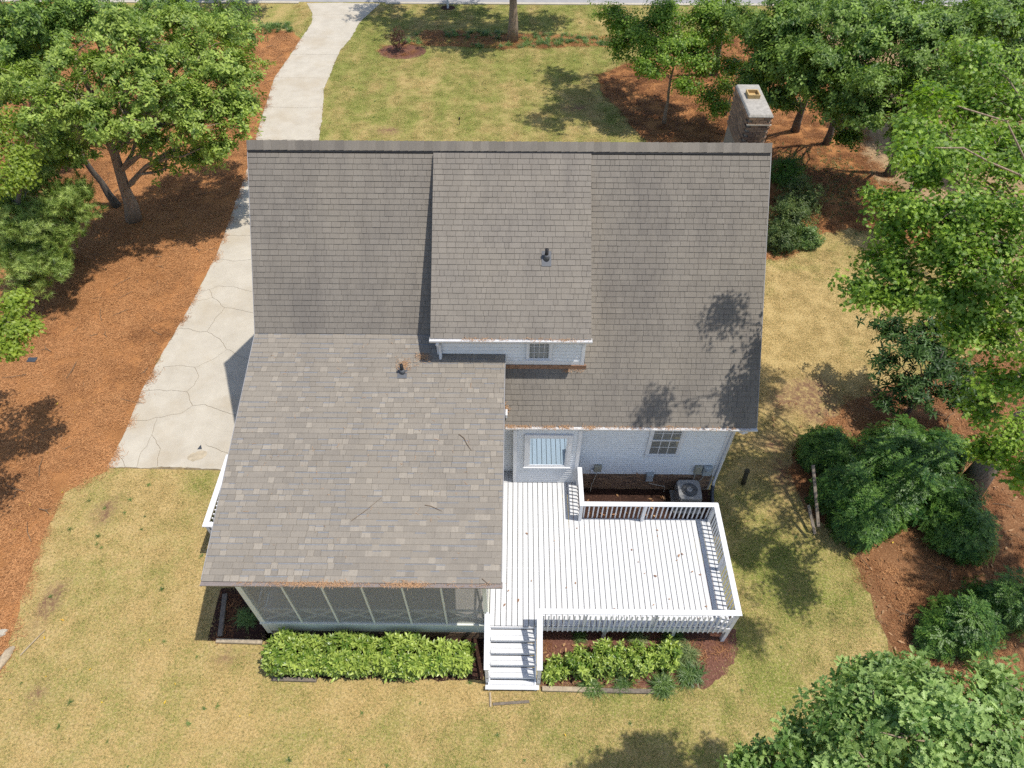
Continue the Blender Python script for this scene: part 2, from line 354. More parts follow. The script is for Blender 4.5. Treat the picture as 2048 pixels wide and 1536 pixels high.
# scatter: geometry-node instances of small sprigs over points, all in one object
_GN = {}
def gn_group(nv):
    if nv in _GN: return _GN[nv]
    g = bpy.data.node_groups.new('scatter_%d' % nv, 'GeometryNodeTree')
    g.interface.new_socket('Geometry', in_out='INPUT', socket_type='NodeSocketGeometry')
    g.interface.new_socket('Geometry', in_out='OUTPUT', socket_type='NodeSocketGeometry')
    nd = g.nodes; gi = nd.new('NodeGroupInput'); go = nd.new('NodeGroupOutput'); L = g.links.new
    def named(n, t):
        a = nd.new('GeometryNodeInputNamedAttribute'); a.data_type = t; a.inputs[0].default_value = n; return a.outputs[0]
    vid = named('vid', 'INT')
    def sep(k):
        c = nd.new('FunctionNodeCompare'); c.data_type = 'INT'; c.operation = 'EQUAL'; L(vid, c.inputs[2]); c.inputs[3].default_value = k
        s = nd.new('GeometryNodeSeparateGeometry'); s.domain = 'POINT'; L(gi.outputs[0], s.inputs[0]); L(c.outputs[0], s.inputs[1]); return s.outputs[0]
    join = nd.new('GeometryNodeJoinGeometry')
    for k in range(1, nv+1):
        ti = nd.new('GeometryNodeGeometryToInstance'); L(sep(k), ti.inputs[0]); L(ti.outputs[0], join.inputs[0])
    ip = nd.new('GeometryNodeInstanceOnPoints'); L(sep(0), ip.inputs['Points']); L(join.outputs[0], ip.inputs['Instance'])
    ip.inputs['Pick Instance'].default_value = True; L(named('pick', 'INT'), ip.inputs['Instance Index'])
    L(named('rot', 'FLOAT_VECTOR'), ip.inputs['Rotation']); L(named('scl', 'FLOAT'), ip.inputs['Scale'])
    L(ip.outputs[0], go.inputs[0]); _GN[nv] = g; return g
def scatter(name, variants, pts, rot, scl, mat, parent=None, extra=None, kind='stuff', label=None, cat=None, group=None, smooth=False):
    pts = np.asarray(pts, float); n = len(pts)
    org = ORG[parent.name] if parent is not None else (0, 0, 0)
    V = []; Fc = []; T = []; vid = []
    for k, mb in enumerate(variants):
        b = len(V); V += mb.v; Fc += [tuple(b+i for i in f) for f in mb.f]; T += mb.t; vid += [k+1]*len(mb.v)
    nb = len(V); V += [tuple(p) for p in (pts-np.array(org))]; vid += [0]*n
    me = bpy.data.meshes.new(name); me.from_pydata(V, [], Fc); me.materials.append(mat)
    me.attributes.new('tone', 'FLOAT', 'FACE').data.foreach_set('value', np.array(T, np.float32))
    me.attributes.new('vid', 'INT', 'POINT').data.foreach_set('value', np.array(vid, np.int32))
    def pa(nm, typ, arr, width=1):
        full = np.zeros((nb+n, width), np.float32); full[nb:] = np.asarray(arr, np.float32).reshape(n, width)
        a = me.attributes.new(nm, typ, 'POINT'); a.data.foreach_set('vector' if typ == 'FLOAT_VECTOR' else 'value', full.ravel())
    pa('rot', 'FLOAT_VECTOR', rot, 3); pa('scl', 'FLOAT', scl)
    pk = np.zeros(nb+n, np.int32); pk[nb:] = rng.integers(0, len(variants), n)
    me.attributes.new('pick', 'INT', 'POINT').data.foreach_set('value', pk)
    for k, v in (extra or {}).items(): pa(k, 'FLOAT', v)
    o = place(name, me, parent, None, kind, label, cat, group)
    md = o.modifiers.new('scatter', 'NODES'); md.node_group = gn_group(len(variants)); return o
def eul_from_normals(nrm):
    """euler that turns +Z to the normals with a random spin"""
    out = np.zeros((len(nrm), 3))
    for i, v in enumerate(nrm):
        q = Vector(v).to_track_quat('Z', 'Y'); q = q @ Vector((0, 0, 1)).rotation_difference(Vector((0, 0, 1)))
        e = (q.to_matrix() @ Matrix.Rotation(random.uniform(0, 6.283), 3, 'Z')).to_euler(); out[i] = e
    return out

# ------------------------------------------------------------------ leaf sprigs
def leaf(mb, base, d, up, L, outline, fold=0.25, curl=0.2, t=0.5):
    """outline: list of (along 0..1, half width) ; two folded halves"""
    d = Vector(d).normalized(); up = Vector(up); s = d.cross(up)
    if s.length < 1e-4: s = d.cross(Vector((1, .3, .2)))
    s.normalize(); n = s.cross(d); base = Vector(base)
    def P(a, w, sd): return base+d*(a*L)+s*(w*L*sd)+n*(abs(w)*L*fold-curl*L*a*a)
    mid = [P(0, 0, 1), P(.5, 0, 1), P(1, 0, 1)]
    for sd in (1, -1):
        pts = [P(a, w, sd) for a, w in outline]
        poly = [mid[0]]+pts+[mid[2], mid[1]]
        mb.face(poly if sd > 0 else poly[::-1], t)
OAKL = [(.15, .06), (.25, .20), (.33, .08), (.48, .30), (.57, .11), (.73, .30), (.80, .13), (.93, .15)]
MAPL = [(.02, .30), (.28, .24), (.42, .55), (.50, .22), (.72, .26), (.70, .12)]
ELL = [(.2, .13), (.45, .20), (.75, .14)]
LONG = [(.2, .10), (.5, .15), (.8, .10)]
def sprig(kind, seed):
    r = random.Random(seed); mb = MB()
    if kind == 'oak':
        for i in range(9):
            a = i*2.4+r.uniform(-.3, .3); el = r.uniform(-.15, .75); st = Vector((0, 0, -.02*i))
            d = Vector((math.cos(a)*math.cos(el), math.sin(a)*math.cos(el), math.sin(el)))
            leaf(mb, st+d*.02, d, (0, 0, 1), r.uniform(.11, .17), OAKL, .2, r.uniform(.05, .35), r.random())
    elif kind == 'maple':
        for i in range(9):
            a = i*2.4+r.uniform(-.4, .4); rr = r.uniform(.02, .16); z = -.02*i+r.uniform(-.02, .02)
            b = Vector((math.cos(a)*rr, math.sin(a)*rr, z)); el = r.uniform(-.75, .15)
            d = Vector((math.cos(a)*math.cos(el), math.sin(a)*math.cos(el), math.sin(el)))
            leaf(mb, b, d, (0, 0, 1), r.uniform(.075, .115), MAPL, .12, r.uniform(0, .3), r.random())
    elif kind == 'pine':
        for i in range(60):
            a = r.uniform(0, 6.28); z = r.uniform(-.22, .02); el = r.uniform(.1, 1.1); L = r.uniform(.09, .15)
            d = Vector((math.cos(a)*math.cos(el), math.sin(a)*math.cos(el), math.sin(el))); b = Vector((0, 0, z)); s = d.cross(Vector((0, 0, 1))).normalized()*.0055
            mb.face([b-s, b+s, b+d*L], r.random())
    elif kind == 'whorl':
        for i in range(10):
            a = i*2.4+r.uniform(-.3, .3); el = r.uniform(-.25, .7) if i > 2 else r.uniform(.7, 1.2)
            d = Vector((math.cos(a)*math.cos(el), math.sin(a)*math.cos(el), math.sin(el)))
            leaf(mb, (0, 0, -.012*i), d, (0, 0, 1), r.uniform(.085, .13), ELL, .25, r.uniform(.05, .4), r.random())
    elif kind == 'magnolia':
        for i in range(9):
            a = i*2.4+r.uniform(-.3, .3); el = r.uniform(-.3, .5)
            d = Vector((math.cos(a)*math.cos(el), math.sin(a)*math.cos(el), math.sin(el)))
            leaf(mb, (0, 0, -.02*i), d, (0, 0, 1), r.uniform(.14, .21), LONG, .25, r.uniform(.05, .35), r.random())
    elif kind == 'nandina':
        for k in range(5):
            a = k*1.26+r.uniform(-.3, .3); el = r.uniform(.0, .5); d = Vector((math.cos(a)*math.cos(el), math.sin(a)*math.cos(el), math.sin(el)))
            s = d.cross(Vector((0, 0, 1))).normalized()
            for i in range(7):
                b = d*(.03+.027*i)-Vector((0, 0, .05*(i/7)**2))
                for sd in (1, -1):
                    dd = (d*.6+s*sd*r.uniform(.7, 1.1)+Vector((0, 0, r.uniform(-.3, .2)))).normalized(); L = r.uniform(.04, .062); w = dd.cross(Vector((0, 0, 1))).normalized()*L*.2
                    mb.face([b, b+dd*L*.45+w, b+dd*L, b+dd*L*.45-w], r.random())
    elif kind == 'azalea':
        for i in range(20):
            a = r.uniform(0, 6.28); el = r.uniform(-.3, 1.1); d = Vector((math.cos(a)*math.cos(el), math.sin(a)*math.cos(el), math.sin(el)))
            b = Vector((r.uniform(-.06, .06), r.uniform(-.06, .06), r.uniform(-.1, 0))); L = r.uniform(.035, .055); w = d.cross(Vector((0, 0, 1)))
            w = (w if w.length > .01 else Vector((1, 0, 0))).normalized()*L*.24
            mb.face([b, b+d*L*.5+w, b+d*L, b+d*L*.5-w], r.random())
    elif kind == 'liriope':
        for i in range(46):
            a = r.uniform(0, 6.28); L = r.uniform(.22, .42); el = r.uniform(.5, 1.35); b = Vector((r.gauss(0, .04), r.gauss(0, .04), 0)); t = r.random()
            h = Vector((math.cos(a), math.sin(a), 0)); s = h.cross(Vector((0, 0, 1)))*.0085; pts = []; p = b.copy(); e = el
            for k in range(4):
                pts.append(p.copy()); p = p+(h*math.cos(e)+Vector((0, 0, 1))*math.sin(e))*(L/3); e -= r.uniform(.5, .85)
            for k in range(3):
                w0 = s*(1-.25*k); w1 = s*(1-.25*(k+1)) if k < 2 else s*.1
                mb.face([pts[k]-w0, pts[k]+w0, pts[k+1]+w1, pts[k+1]-w1], t)
    elif kind == 'grass':
        for i in range(120):
            a = r.uniform(0, 6.28); L = r.uniform(.03, .062); x, y = r.gauss(0, .12), r.gauss(0, .12); h = Vector((math.cos(a), math.sin(a), 0))
            s = h.cross(Vector((0, 0, 1)))*r.uniform(.0028, .0048); b = Vector((x, y, 0)); e = r.uniform(.25, 1.1); t = r.random()
            mid = b+(h*math.cos(e)+Vector((0, 0, math.sin(e))))*L*.55; tip = mid+(h*math.cos(e-.6)+Vector((0, 0, math.sin(e-.6))))*L*.5
            mb.face([b-s, b+s, mid+s*.8, mid-s*.8], t); mb.face([mid-s*.8, mid+s*.8, tip], t)
    elif kind == 'straw':
        for i in range(95):
            a = r.uniform(0, 3.1416); L = r.uniform(.09, .19); x, y = r.gauss(0, .14), r.gauss(0, .14); h = Vector((math.cos(a), math.sin(a), r.uniform(-.12, .12)))
            s = Vector((-h.y, h.x, 0)).normalized()*r.uniform(.0020, .0036); c = Vector((x, y, r.uniform(.012, .055))); t = r.random(); bend = Vector((-h.y, h.x, 0))*r.uniform(-.02, .02)
            p = [c-h*L/2, c+bend, c+h*L/2]
            mb.face([p[0]-s, p[0]+s, p[1]+s, p[1]-s], t); mb.face([p[1]-s, p[1]+s, p[2]+s, p[2]-s], t)
    return mb
_SP = {}
def sprigs(kind, n=3):
    if kind not in _SP: _SP[kind] = [sprig(kind, 100+i*7+len(kind)) for i in range(n)]
    return _SP[kind]

# ------------------------------------------------------------------ ground, street, driveway, beds
drive_left = [at(*p)[:2] for p in ((613, 6), (625, 27), (625, 44), (601, 79), (577, 116), (550, 154), (533, 205), (509, 284), (495, 338), (471, 407), (437, 500), (410, 555), (376, 620), (342, 678), (307, 739), (284, 780), (253, 859), (214, 936))]
drive_right = [at(*p)[:2] for p in ((761, 7), (720, 44), (700, 79), (680, 102), (660, 150), (648, 178), (646, 219), (638, 284))]
HX = -6.72                                        # the driveway runs up to the side of the house
drive_poly = drive_left + [(-9.2, 0.55), (HX, 0.55), (HX, 9.2), (-8.6, 13.0), (-9.6, 17.5)] + drive_right[::-1]
bed_left = jag([(-60, 45), (-13.9, 33.0)] + [at(601, 79)[:2], at(577, 116)[:2]] + [(p[0]+.02, p[1]) for p in drive_left[5:]] +
               [at(215, 942)[:2], at(130, 985)[:2], at(85, 1080)[:2], at(60, 1150)[:2], at(30, 1250)[:2], at(0, 1330)[:2], (-13.1, -9), (-60, -9)], .3, .05, seed=3)
bed_right = jag([at(1250, 128)[:2], at(1195, 150)[:2], at(1200, 180)[:2], at(1240, 220)[:2], at(1270, 260)[:2], at(1300, 292)[:2], (7.3, 16.5), (6.4, 12.5), (6.2, 10.5), (8.0, 11.4),
               at(1540, 508)[:2], at(1640, 470)[:2], at(1700, 455)[:2], at(1790, 470)[:2], at(1850, 505)[:2], (18.5, 13), (17.5, 17), (18, 24), (19, 33), (12, 33), (9, 30.5)], .3, .06, seed=4)
bed_low = jag([at(1700, 800)[:2], at(1640, 850)[:2], at(1592, 890)[:2], at(1578, 940)[:2], at(1610, 1020)[:2], at(1695, 1090)[:2], at(1722, 1150)[:2], at(1762, 1250)[:2], (9.9, -5.6), (10.6, -9), (40, -9), (40, 4.5), (17, 6), (14, 4.6)], .3, .07, seed=5)
bed_far = jag([(18.4, 33.5), (17.4, 24), (16.9, 17), (18.0, 12.8), (17, 11.6), (19, 9.5), (24, 8), (60, 7), (60, 33.5)], .4, .15, seed=21)
side_strip = jag([(5.95, 12.2), (11.6, 12.4), (11.9, 11.6), (9.6, 10.9), (6.0, 10.6)], .3, .05, seed=6)
mulch_deck = [(1.75, -.02), (6.1, -.02), (6.15, -1.62), (1.75, -1.62)]
mulch_porch = jag([(-8.15, -3.35), (-6.3, -3.35), (-6.3, -4.82), (-8.1, -4.82)], .3, .01, seed=8)
bed_hedge = jag([(-6.65, -4.5), (-.55, -4.5), (-.55, -5.75), (-6.0, -5.75), (-6.55, -5.3)], .25, .03, seed=9)
bed_gard = jag([(.7, -2.5), (5.75, -2.5), (5.95, -4.9), (5.5, -5.55), (4.9, -5.9), (.7, -5.95)], .10, .03, seed=10)
spot_tree = jag([(-6.9+1.45*math.cos(a), 30.4+1.05*math.sin(a)) for a in np.linspace(0, 6.283, 18)[:-1]], .3, .05, seed=11)
spot_post = jag([(-4.62+.5*math.cos(a), 36.9+.42*math.sin(a)) for a in np.linspace(0, 6.283, 14)[:-1]], .3, .03, seed=12)
strip_front = jag([at(800, 88)[:2], at(850, 60)[:2], at(1000, 66)[:2], at(1225, 74)[:2], at(1225, 92)[:2], at(1000, 98)[:2], at(860, 92)[:2]], .4, .1, seed=13)
strip_left = jag([at(505, 62)[:2], at(540, 48)[:2], at(585, 50)[:2], at(580, 66)[:2], at(520, 70)[:2]], .3, .1, seed=14)

def green_map(x, y):
    g = .26+.46*(vnoise(x, y, .35)-.5)+.42*(vnoise(x, y, 1.3)-.5)+.5*(vnoise(x+31, y, 3.1)-.5)
    g = np.where(y > 16, g+.11*np.sign(np.sin(x*2*np.pi/1.5))*np.abs(np.sin(x*2*np.pi/1.5))**.5, g); front = y > 16; g = np.where(front, g+.36+.22*(vnoise(x, y, .8)-.5), g)
    g += .45*np.exp(-(((x-7.4)/1.8)**2+((y+2.8)/3.2)**2)) + .30*np.exp(-(((x-3.5)/5.5)**2+((y+7.2)/1.9)**2))
    g -= .42*np.exp(-(((x-10)/4.5)**2+((y-6.2)/3.4)**2))
    g += .16*np.exp(-(((x-8.4)/2)**2+((y-11)/1.2)**2))
    return np.clip(g, 0, 1)
BARE = [(*at(215, 1022)[:2], .38, .55), (*at(100, 1205)[:2], .30, .9), (*at(470, 1310)[:2], .7, .16), (*at(770, 262)[:2], .75, .5), (*at(1150, 215)[:2], .9, .5), (*at(70, 1390)[:2], .3, .35),
        (*at(1540, 890)[:2], .6, .45), (*at(1010, 1392)[:2], .5, .14), (*at(1600, 790)[:2], 1.5, 1.1), (*at(1660, 830)[:2], 1.0, .7), (*at(1570, 960)[:2], .5, .8)]
def bare_map(x, y):
    b = np.zeros(np.shape(x)); w = vnoise(x, y, 2.1)
    for bx, by, rx, ry in BARE: b = np.maximum(b, np.clip(1.7*np.exp(-(((x-bx)/rx)**2+((y-by)/ry)**2))*(.45+.9*w)-.35, 0, 1))
    return np.clip(b, 0, .9)
gx = np.unique(np.concatenate([np.linspace(-600, -45, 8), np.linspace(-45, 45, 301), np.linspace(45, 600, 8)]))
gy = np.unique(np.concatenate([np.linspace(-400, -14, 6), np.linspace(-14, 46, 201), np.linspace(46, 700, 8)]))
GX, GY = np.meshgrid(gx, gy); nx = len(gx); ny = len(gy)
me = bpy.data.meshes.new('lawn')
idx = np.arange(nx*ny).reshape(ny, nx)
fc = np.stack([idx[:-1, :-1], idx[:-1, 1:], idx[1:, 1:], idx[1:, :-1]], -1).reshape(-1, 4)
me.from_pydata(np.stack([GX.ravel(), GY.ravel(), np.zeros(nx*ny)], 1).tolist(), [], fc.tolist())
me.attributes.new('green', 'FLOAT', 'POINT').data.foreach_set('value', green_map(GX.ravel(), GY.ravel()).astype(np.float32))
me.attributes.new('bare', 'FLOAT', 'POINT').data.foreach_set('value', bare_map(GX.ravel(), GY.ravel()).astype(np.float32))
me.materials.append(M_LAWN); place('lawn', me, None, (0, 0, 0), 'structure')

def sheet(name, poly, z, mat):
    mb = MB(); mb.face([(p[0], p[1], z) for p in poly]); return structure(name, mb, mat)
sheet('pine_straw_bed', bed_left, .004, M_STRAWBED)
sheet('pine_straw_bed', bed_right, .004, M_STRAWBED)
sheet('leaf_litter_bed', bed_far, .006, M_TANLIT)
sheet('leaf_litter_bed', bed_low, .004, M_LITTER)
sheet('pine_straw_bed', side_strip, .008, M_STRAWBED)
sheet('mulch_bed', mulch_deck, .004, M_MULCH)
sheet('mulch_bed', mulch_porch, .004, M_MULCH)
sheet('mulch_bed', bed_hedge, .004, M_MULCH)
sheet('mulch_bed', bed_gard, .004, M_MULCHRED)
sheet('mulch_bed', spot_tree, .004, M_MULCHRED)
sheet('mulch_bed', spot_post, .004, M_MULCH)
sheet('pine_straw_bed', strip_front, .004, M_STRAWBED)
mb = MB(); mb.box(-300, 300, 37.75, 46, -.02, .012); structure('street', mb, M_ASPH)
mb = MB(); mb.box(-300, -14.6, 37.45, 37.75, 0, .05); mb.box(-8.8, 300, 37.45, 37.75, 0, .05); structure('street_gutter', mb, M_CONC)

# driveway: soil bed in the joints and one slab for each piece the joints and cracks cut out
mb = MB(); mb.face([(p[0], p[1], .008) for p in drive_poly]); driveway = structure('driveway', mb, M_CRACK)
C4 = lambda x, y: at(x/2.926, 500+y/2.926)[:2]
V = {k: C4(*p) for k, p in dict(a1=(1225, 232), a2=(1280, 212), a3=(1370, 216), a4=(1470, 245), b1=(1245, 280), b2=(1315, 340), b3=(1400, 352), b4=(1480, 370), d1=(1245, 430), d2=(1212, 478),
     e1=(1170, 482), e2=(1100, 462), f1=(1290, 525), f2=(1328, 585), g1=(1400, 625), g2=(1475, 645), h1=(1240, 645), i0=(1140, 688), i1=(1060, 676), i2=(960, 686), i3=(930, 745), j1=(1165, 740), j2=(1140, 790), k0=(1095, 832),
     k1=(1040, 826), k2=(940, 820), l1=(1115, 890), m0=(1130, 912), m1=(1200, 905), m2=(1290, 940), m3=(1385, 970), n1=(1055, 960), n2=(920, 980), n3=(860, 1000), o1=(890, 1085), o2=(840, 1170), o3=(800, 1275), p1=(940, 1165), p2=(920, 1276), q1=(715, 1225), q2=(735, 1272), r0=(1200, 1135), r1=(1280, 1170), r2=(1345, 1195)).items()}
def edge_l(y):                                   # left edge of the drive at a ground Y
    pts = drive_left
    for a, b in zip(pts[:-1], pts[1:]):
        if (a[1]-y)*(b[1]-y) <= 0: t = (y-a[1])/((b[1]-a[1]) or 1e-9); return (a[0]+(b[0]-a[0])*t, y)
    return pts[-1]
def edge_r(y):
    pts = drive_right + [(-9.6, 17.5), (-8.6, 13.0), (HX, 9.2), (HX, .55)]
    for a, b in zip(pts[:-1], pts[1:]):
        if (a[1]-y)*(b[1]-y) <= 0: t = (y-a[1])/((b[1]-a[1]) or 1e-9); return (a[0]+(b[0]-a[0])*t, y)
    return pts[-1]
def lpt(k, y=None): return edge_l(C4(*k)[1])
V.update(La=lpt((1165, 262)), Lc=lpt((1140, 306)), Le=lpt((1040, 466)), Li=lpt((870, 741)), Lk=lpt((835, 819)), Ln=lpt((755, 999)), Lq=lpt((668, 1186)), Lz=drive_left[-1],
         Ra=(HX, V['a4'][1]+.1), Rb=(HX, V['b4'][1]), Rg=(HX, V['g2'][1]-.2), Rm=(HX, V['m3'][1]-.2), Rr=(HX, V['r2'][1]-.05), Rz=(HX, .56))
lo = lambda k: [(edge_l(y)) for y in k]
YJ = [37.5, 35.6, 32.3, 29.9, 26.9, 23.6, 20.4, 17.2, 14.6, 12.55, 10.9]     # control joints towards the street
pieces = []
for i in range(len(YJ)-1):
    y0, y1 = YJ[i], YJ[i+1]; ys = np.linspace(y0, y1, 6)
    pieces.append([edge_l(y) for y in ys]+[edge_r(y) for y in ys[::-1]])
yt = YJ[-1]
lrun = lambda ya, yb: [edge_l(y) for y in np.linspace(ya, yb, 4)]
P = lambda s: [V[k] for k in s.split()]
pieces += [
    lrun(yt, V['La'][1])+P('a1 a2 a3 a4 Ra')+[edge_r(y) for y in np.linspace(V['Ra'][1]+.4, yt, 3)],
    lrun(V['La'][1], V['Lc'][1])+P('b1 a1'),
    P('a1 b1 b2 b3 b4 Rb Ra a4 a3 a2'),
    lrun(V['Lc'][1], V['Le'][1])+P('e2 e1 d2 d1 b2 b1'),
    P('b2 d1 d2 f1 f2 g1 g2 Rg Rb b4 b3'),
    lrun(V['Le'][1], V['Li'][1])+P('i3 i2 i1 i0 h1 f2 f1 d2 e1 e2'),
    lrun(V['Li'][1], V['Lk'][1])+P('k2 k1 k0 j2 j1 i0 i1 i2 i3'),
    P('f2 h1 i0 j1 j2 k0 l1 m0 m1 m2 m3 Rm Rg g2 g1'),
    lrun(V['Lk'][1], V['Ln'][1])+P('n3 n2 n1 m0 l1 k0 k1 k2'),
    lrun(V['Ln'][1], V['Lq'][1])+P('q1 q2 o3 o2 o1 n2 n3'),
    P('o1 o2 o3 p2 p1'),
    P('Lq Lz q2 q1'),
    P('m0 n1 n2 o1 p1 p2 Rz Rr r2 r1 r0 r1 r2 Rr Rm m3 m2 m1'),
]
def jag_edges(poly, gap):
    """shared pseudo-random jags so both sides of a crack follow each other, then draw back by the gap"""
    out = []; n = len(poly)
    for i in range(n):
        a, b = poly[i], poly[(i+1) % n]; L = math.hypot(b[0]-a[0], b[1]-a[1]); k = max(1, int(L/.12)); key = sorted([tuple(np.round(a, 3)), tuple(np.round(b, 3))]); fwd = key[0] == tuple(np.round(a, 3))
        r = random.Random(str(key)); js = list(np.cumsum([r.gauss(0, .022) for _ in range(k)])); js = [v_-js[-1]*i_/max(1, k-1) for i_, v_ in enumerate(js)]; nxv = (key[1][1]-key[0][1]); nyv = -(key[1][0]-key[0][0]); nl = math.hypot(nxv, nyv) or 1
        for j in range(k):
            t = j/k; q = (a[0]+(b[0]-a[0])*t, a[1]+(b[1]-a[1])*t)
            if j: o = js[j if fwd else k-j]; q = (q[0]+nxv/nl*o, q[1]+nyv/nl*o)
            out.append(q)
    p = np.array(out); nx_ = np.roll(p, -1, 0)-np.roll(p, 1, 0); nrm = np.stack([-nx_[:, 1], nx_[:, 0]], 1); nrm /= (np.linalg.norm(nrm, axis=1, keepdims=True)+1e-9)
    area = .5*np.sum(p[:, 0]*np.roll(p[:, 1], -1)-np.roll(p[:, 0], -1)*p[:, 1]); sg = 1 if area > 0 else -1
    return (p+nrm*sg*gap), sg
for i, poly in enumerate(pieces):
    p, sg = jag_edges(poly, .0065)
    if sg < 0: p = p[::-1]
    mb = MB(); zt = .017+.003*random.random(); mb.prism([tuple(q) for q in p], 'z', .0, zt); part('slab', mb, M_CONC, driveway)
sx_, sy_ = at(395, 912)[:2]
mb = MB(); mb.face([(q[0], q[1], .0235) for q in jag([(sx_+.28*math.cos(a)+.1*math.sin(a), sy_+.2*math.sin(a)) for a in np.linspace(0, 6.28, 16)[:-1]], .06, .02, seed=5)]); part('stain', mb, M_STAIN, driveway)
mb = MB(); q = at(401, 895)[:2]; mb.face([(q[0]-.07, q[1]-.09, .027), (q[0]+.08, q[1]-.08, .027), (q[0]-.01, q[1]+.10, .027)]); part('dark_patch', mb, M_DPIPE, driveway)

# grass blades and loose pine straw over the sheets
def pts_in(poly, n_per_m2, lim=(-24, 24, -10, 38)):
    x0, x1, y0, y1 = lim; n = int((x1-x0)*(y1-y0)*n_per_m2); x = rng.uniform(x0, x1, n); y = rng.uniform(y0, y1, n)
    k = inside(poly, x, y); return x[k], y[k]
x = rng.uniform(-15, 18, 26000); y = rng.uniform(-9, 37.4, 26000); keep = np.ones(len(x), bool)
for pl in (bed_left, bed_right, bed_far, bed_low, side_strip, mulch_deck, mulch_porch, bed_hedge, bed_gard, spot_tree, spot_post, drive_poly): keep &= ~inside(pl, x, y)
keep &= ~((x > -6.5) & (x < 6.0) & (y > -4.7) & (y < 9.3)); keep &= (rng.random(len(x)) > bare_map(x, y)*1.1)
keep &= ~((y > 12) & (y < 18.5) & (abs(x) < 6))
x, y = x[keep], y[keep]
rot = np.zeros((len(x), 3)); rot[:, 2] = rng.uniform(0, 6.28, len(x))
scatter('grass_blades', sprigs('grass', 4), np.stack([x, y, np.zeros(len(x))], 1), rot, rng.uniform(.8, 1.2, len(x)), M_BLADE, extra={'green': green_map(x, y)}, label='short patchy lawn grass, tan and green, around the house', cat='grass')
px, py, red = [], [], []
for pl, dens, lim, base in ((bed_left, 12, (-27, -9, -9, 36), .75), (bed_right, 9, (4, 22, 8, 33), .08), (bed_low, 5, (8.5, 18, -9, 7), .12), (side_strip, 14, (5.5, 12, 10, 13), .4), (strip_front, 8, (-8, 6, 29, 36), .4), (bed_gard, .8, (.6, 6, -6, -3), .2), (spot_tree, 2, (-9, -5, 29, 32), .1), (mulch_porch, 1.2, (-8.2, -6.3, -5, -3), .05)):
    a, b = pts_in(pl, dens, lim); px.append(a); py.append(b); red.append(np.clip(base+.8*(vnoise(a, b, .45)-.5)+.5*(vnoise(a, b, 1.7)-.5)+.3*(vnoise(a, b, 5)-.5), 0, 1))
px, py, red = map(np.concatenate, (px, py, red))
k = ~(inside(drive_poly, px, py) & (rng.random(len(px)) < .9)); px, py, red = px[k], py[k], red[k]
rot = np.zeros((len(px), 3)); rot[:, 2] = rng.uniform(0, 6.28, len(px))
scatter('loose_pine_straw', sprigs('straw', 4), np.stack([px, py, np.full(len(px), .004)], 1), rot, rng.uniform(.8, 1.25, len(px)), M_STRAW, extra={'red': red}, label='loose rust brown pine needles covering the planting beds', cat='pine straw')
wx = rng.uniform(-13.5, 10, 170); wy = np.where(rng.random(170) < .5, rng.uniform(-8.5, 0, 170), rng.uniform(20, 37, 170)); k = np.ones(170, bool)
for pl in (bed_left, bed_right, bed_low, bed_gard, bed_hedge, mulch_porch, mulch_deck, drive_poly, spot_tree, strip_front): k &= ~inside(pl, wx, wy)
k &= ~((wx > -6.6) & (wx < 6.1) & (wy > -4.8) & (wy < 9.3)); k &= ~((wx > -.8) & (wx < .8) & (wy > -6.5) & (wy < -4)); wx, wy = wx[k], wy[k]; n = len(wx)
scatter('lawn_weeds', sprigs('liriope'), np.stack([wx, wy, np.zeros(n)], 1), np.stack([np.zeros(n), np.zeros(n), rng.uniform(0, 6.28, n)], 1), rng.uniform(.16, .38, n), M_LIRI, label='small green weed tufts scattered through the lawn', cat='weeds')
tw = MB(); tw.tube([(-.2, 0, .03), (0, .015, .045), (.2, -.01, .03)], [.006, .006, .003], 5); tw2 = MB(); tw2.tube([(-.12, 0, .03), (.03, .03, .04), (.12, 0, .03)], [.008, .007, .004], 5); tw2.tube([(0, .02, .035), (.06, .1, .03)], [.005, .003], 5)
tx, ty = pts_in(bed_left, .5, (-24, -12, -8, 34)); t2x, t2y = pts_in(bed_low, 1.2, (8.8, 16, -8, 6)); tx = np.concatenate([tx, t2x]); ty = np.concatenate([ty, t2y]); n = len(tx)
scatter('fallen_twigs', [tw, tw2], np.stack([tx, ty, np.full(n, .02)], 1), np.stack([np.zeros(n), np.zeros(n), rng.uniform(0, 6.28, n)], 1), rng.uniform(.6, 2.0, n), M_TWIG, label='thin fallen twigs lying on the pine straw', cat='twigs')
# fallen leaves
def leaf_single(L, outline, t, seed):
    m = MB(); r = random.Random(seed); leaf(m, (-L/2, 0, .012), (1, 0, .05), (0, 0, 1), L, outline, .25, -.15, t); return m
fx, fy = pts_in(bed_low, 9, (8.5, 18, -9, 7)); fx2, fy2 = pts_in(bed_right, 3.5, (5, 24, 8, 32)); fx3 = rng.normal(10.6, 1.3, 90); fy3 = rng.normal(2.2, 1.0, 90)
fx4, fy4 = rng.uniform(.8, 2.9, 150), rng.uniform(-5.8, -4.8, 150); fx6, fy6 = rng.uniform(15.5, 27, 900), rng.uniform(8, 33, 900); fx5, fy5 = rng.uniform(2.0, 5.4, 60), rng.uniform(-1.5, -.2, 60)
fx = np.concatenate([fx, fx2, fx3, fx4, fx5, fx6]); fy = np.concatenate([fy, fy2, fy3, fy4, fy5, fy6]); n = len(fx); rot = np.stack([rng.normal(0, .3, n), rng.normal(0, .3, n), rng.uniform(0, 6.28, n)], 1)
scatter('fallen_leaves', [leaf_single(.16, LONG, .2, 1), leaf_single(.12, ELL, .8, 2), leaf_single(.13, OAKL, .5, 3)], np.stack([fx, fy, np.full(n, .02)], 1), rot, rng.uniform(.5, 1.2, n), M_FALL, label='dry brown leaves scattered under the trees on the right', cat='leaves')
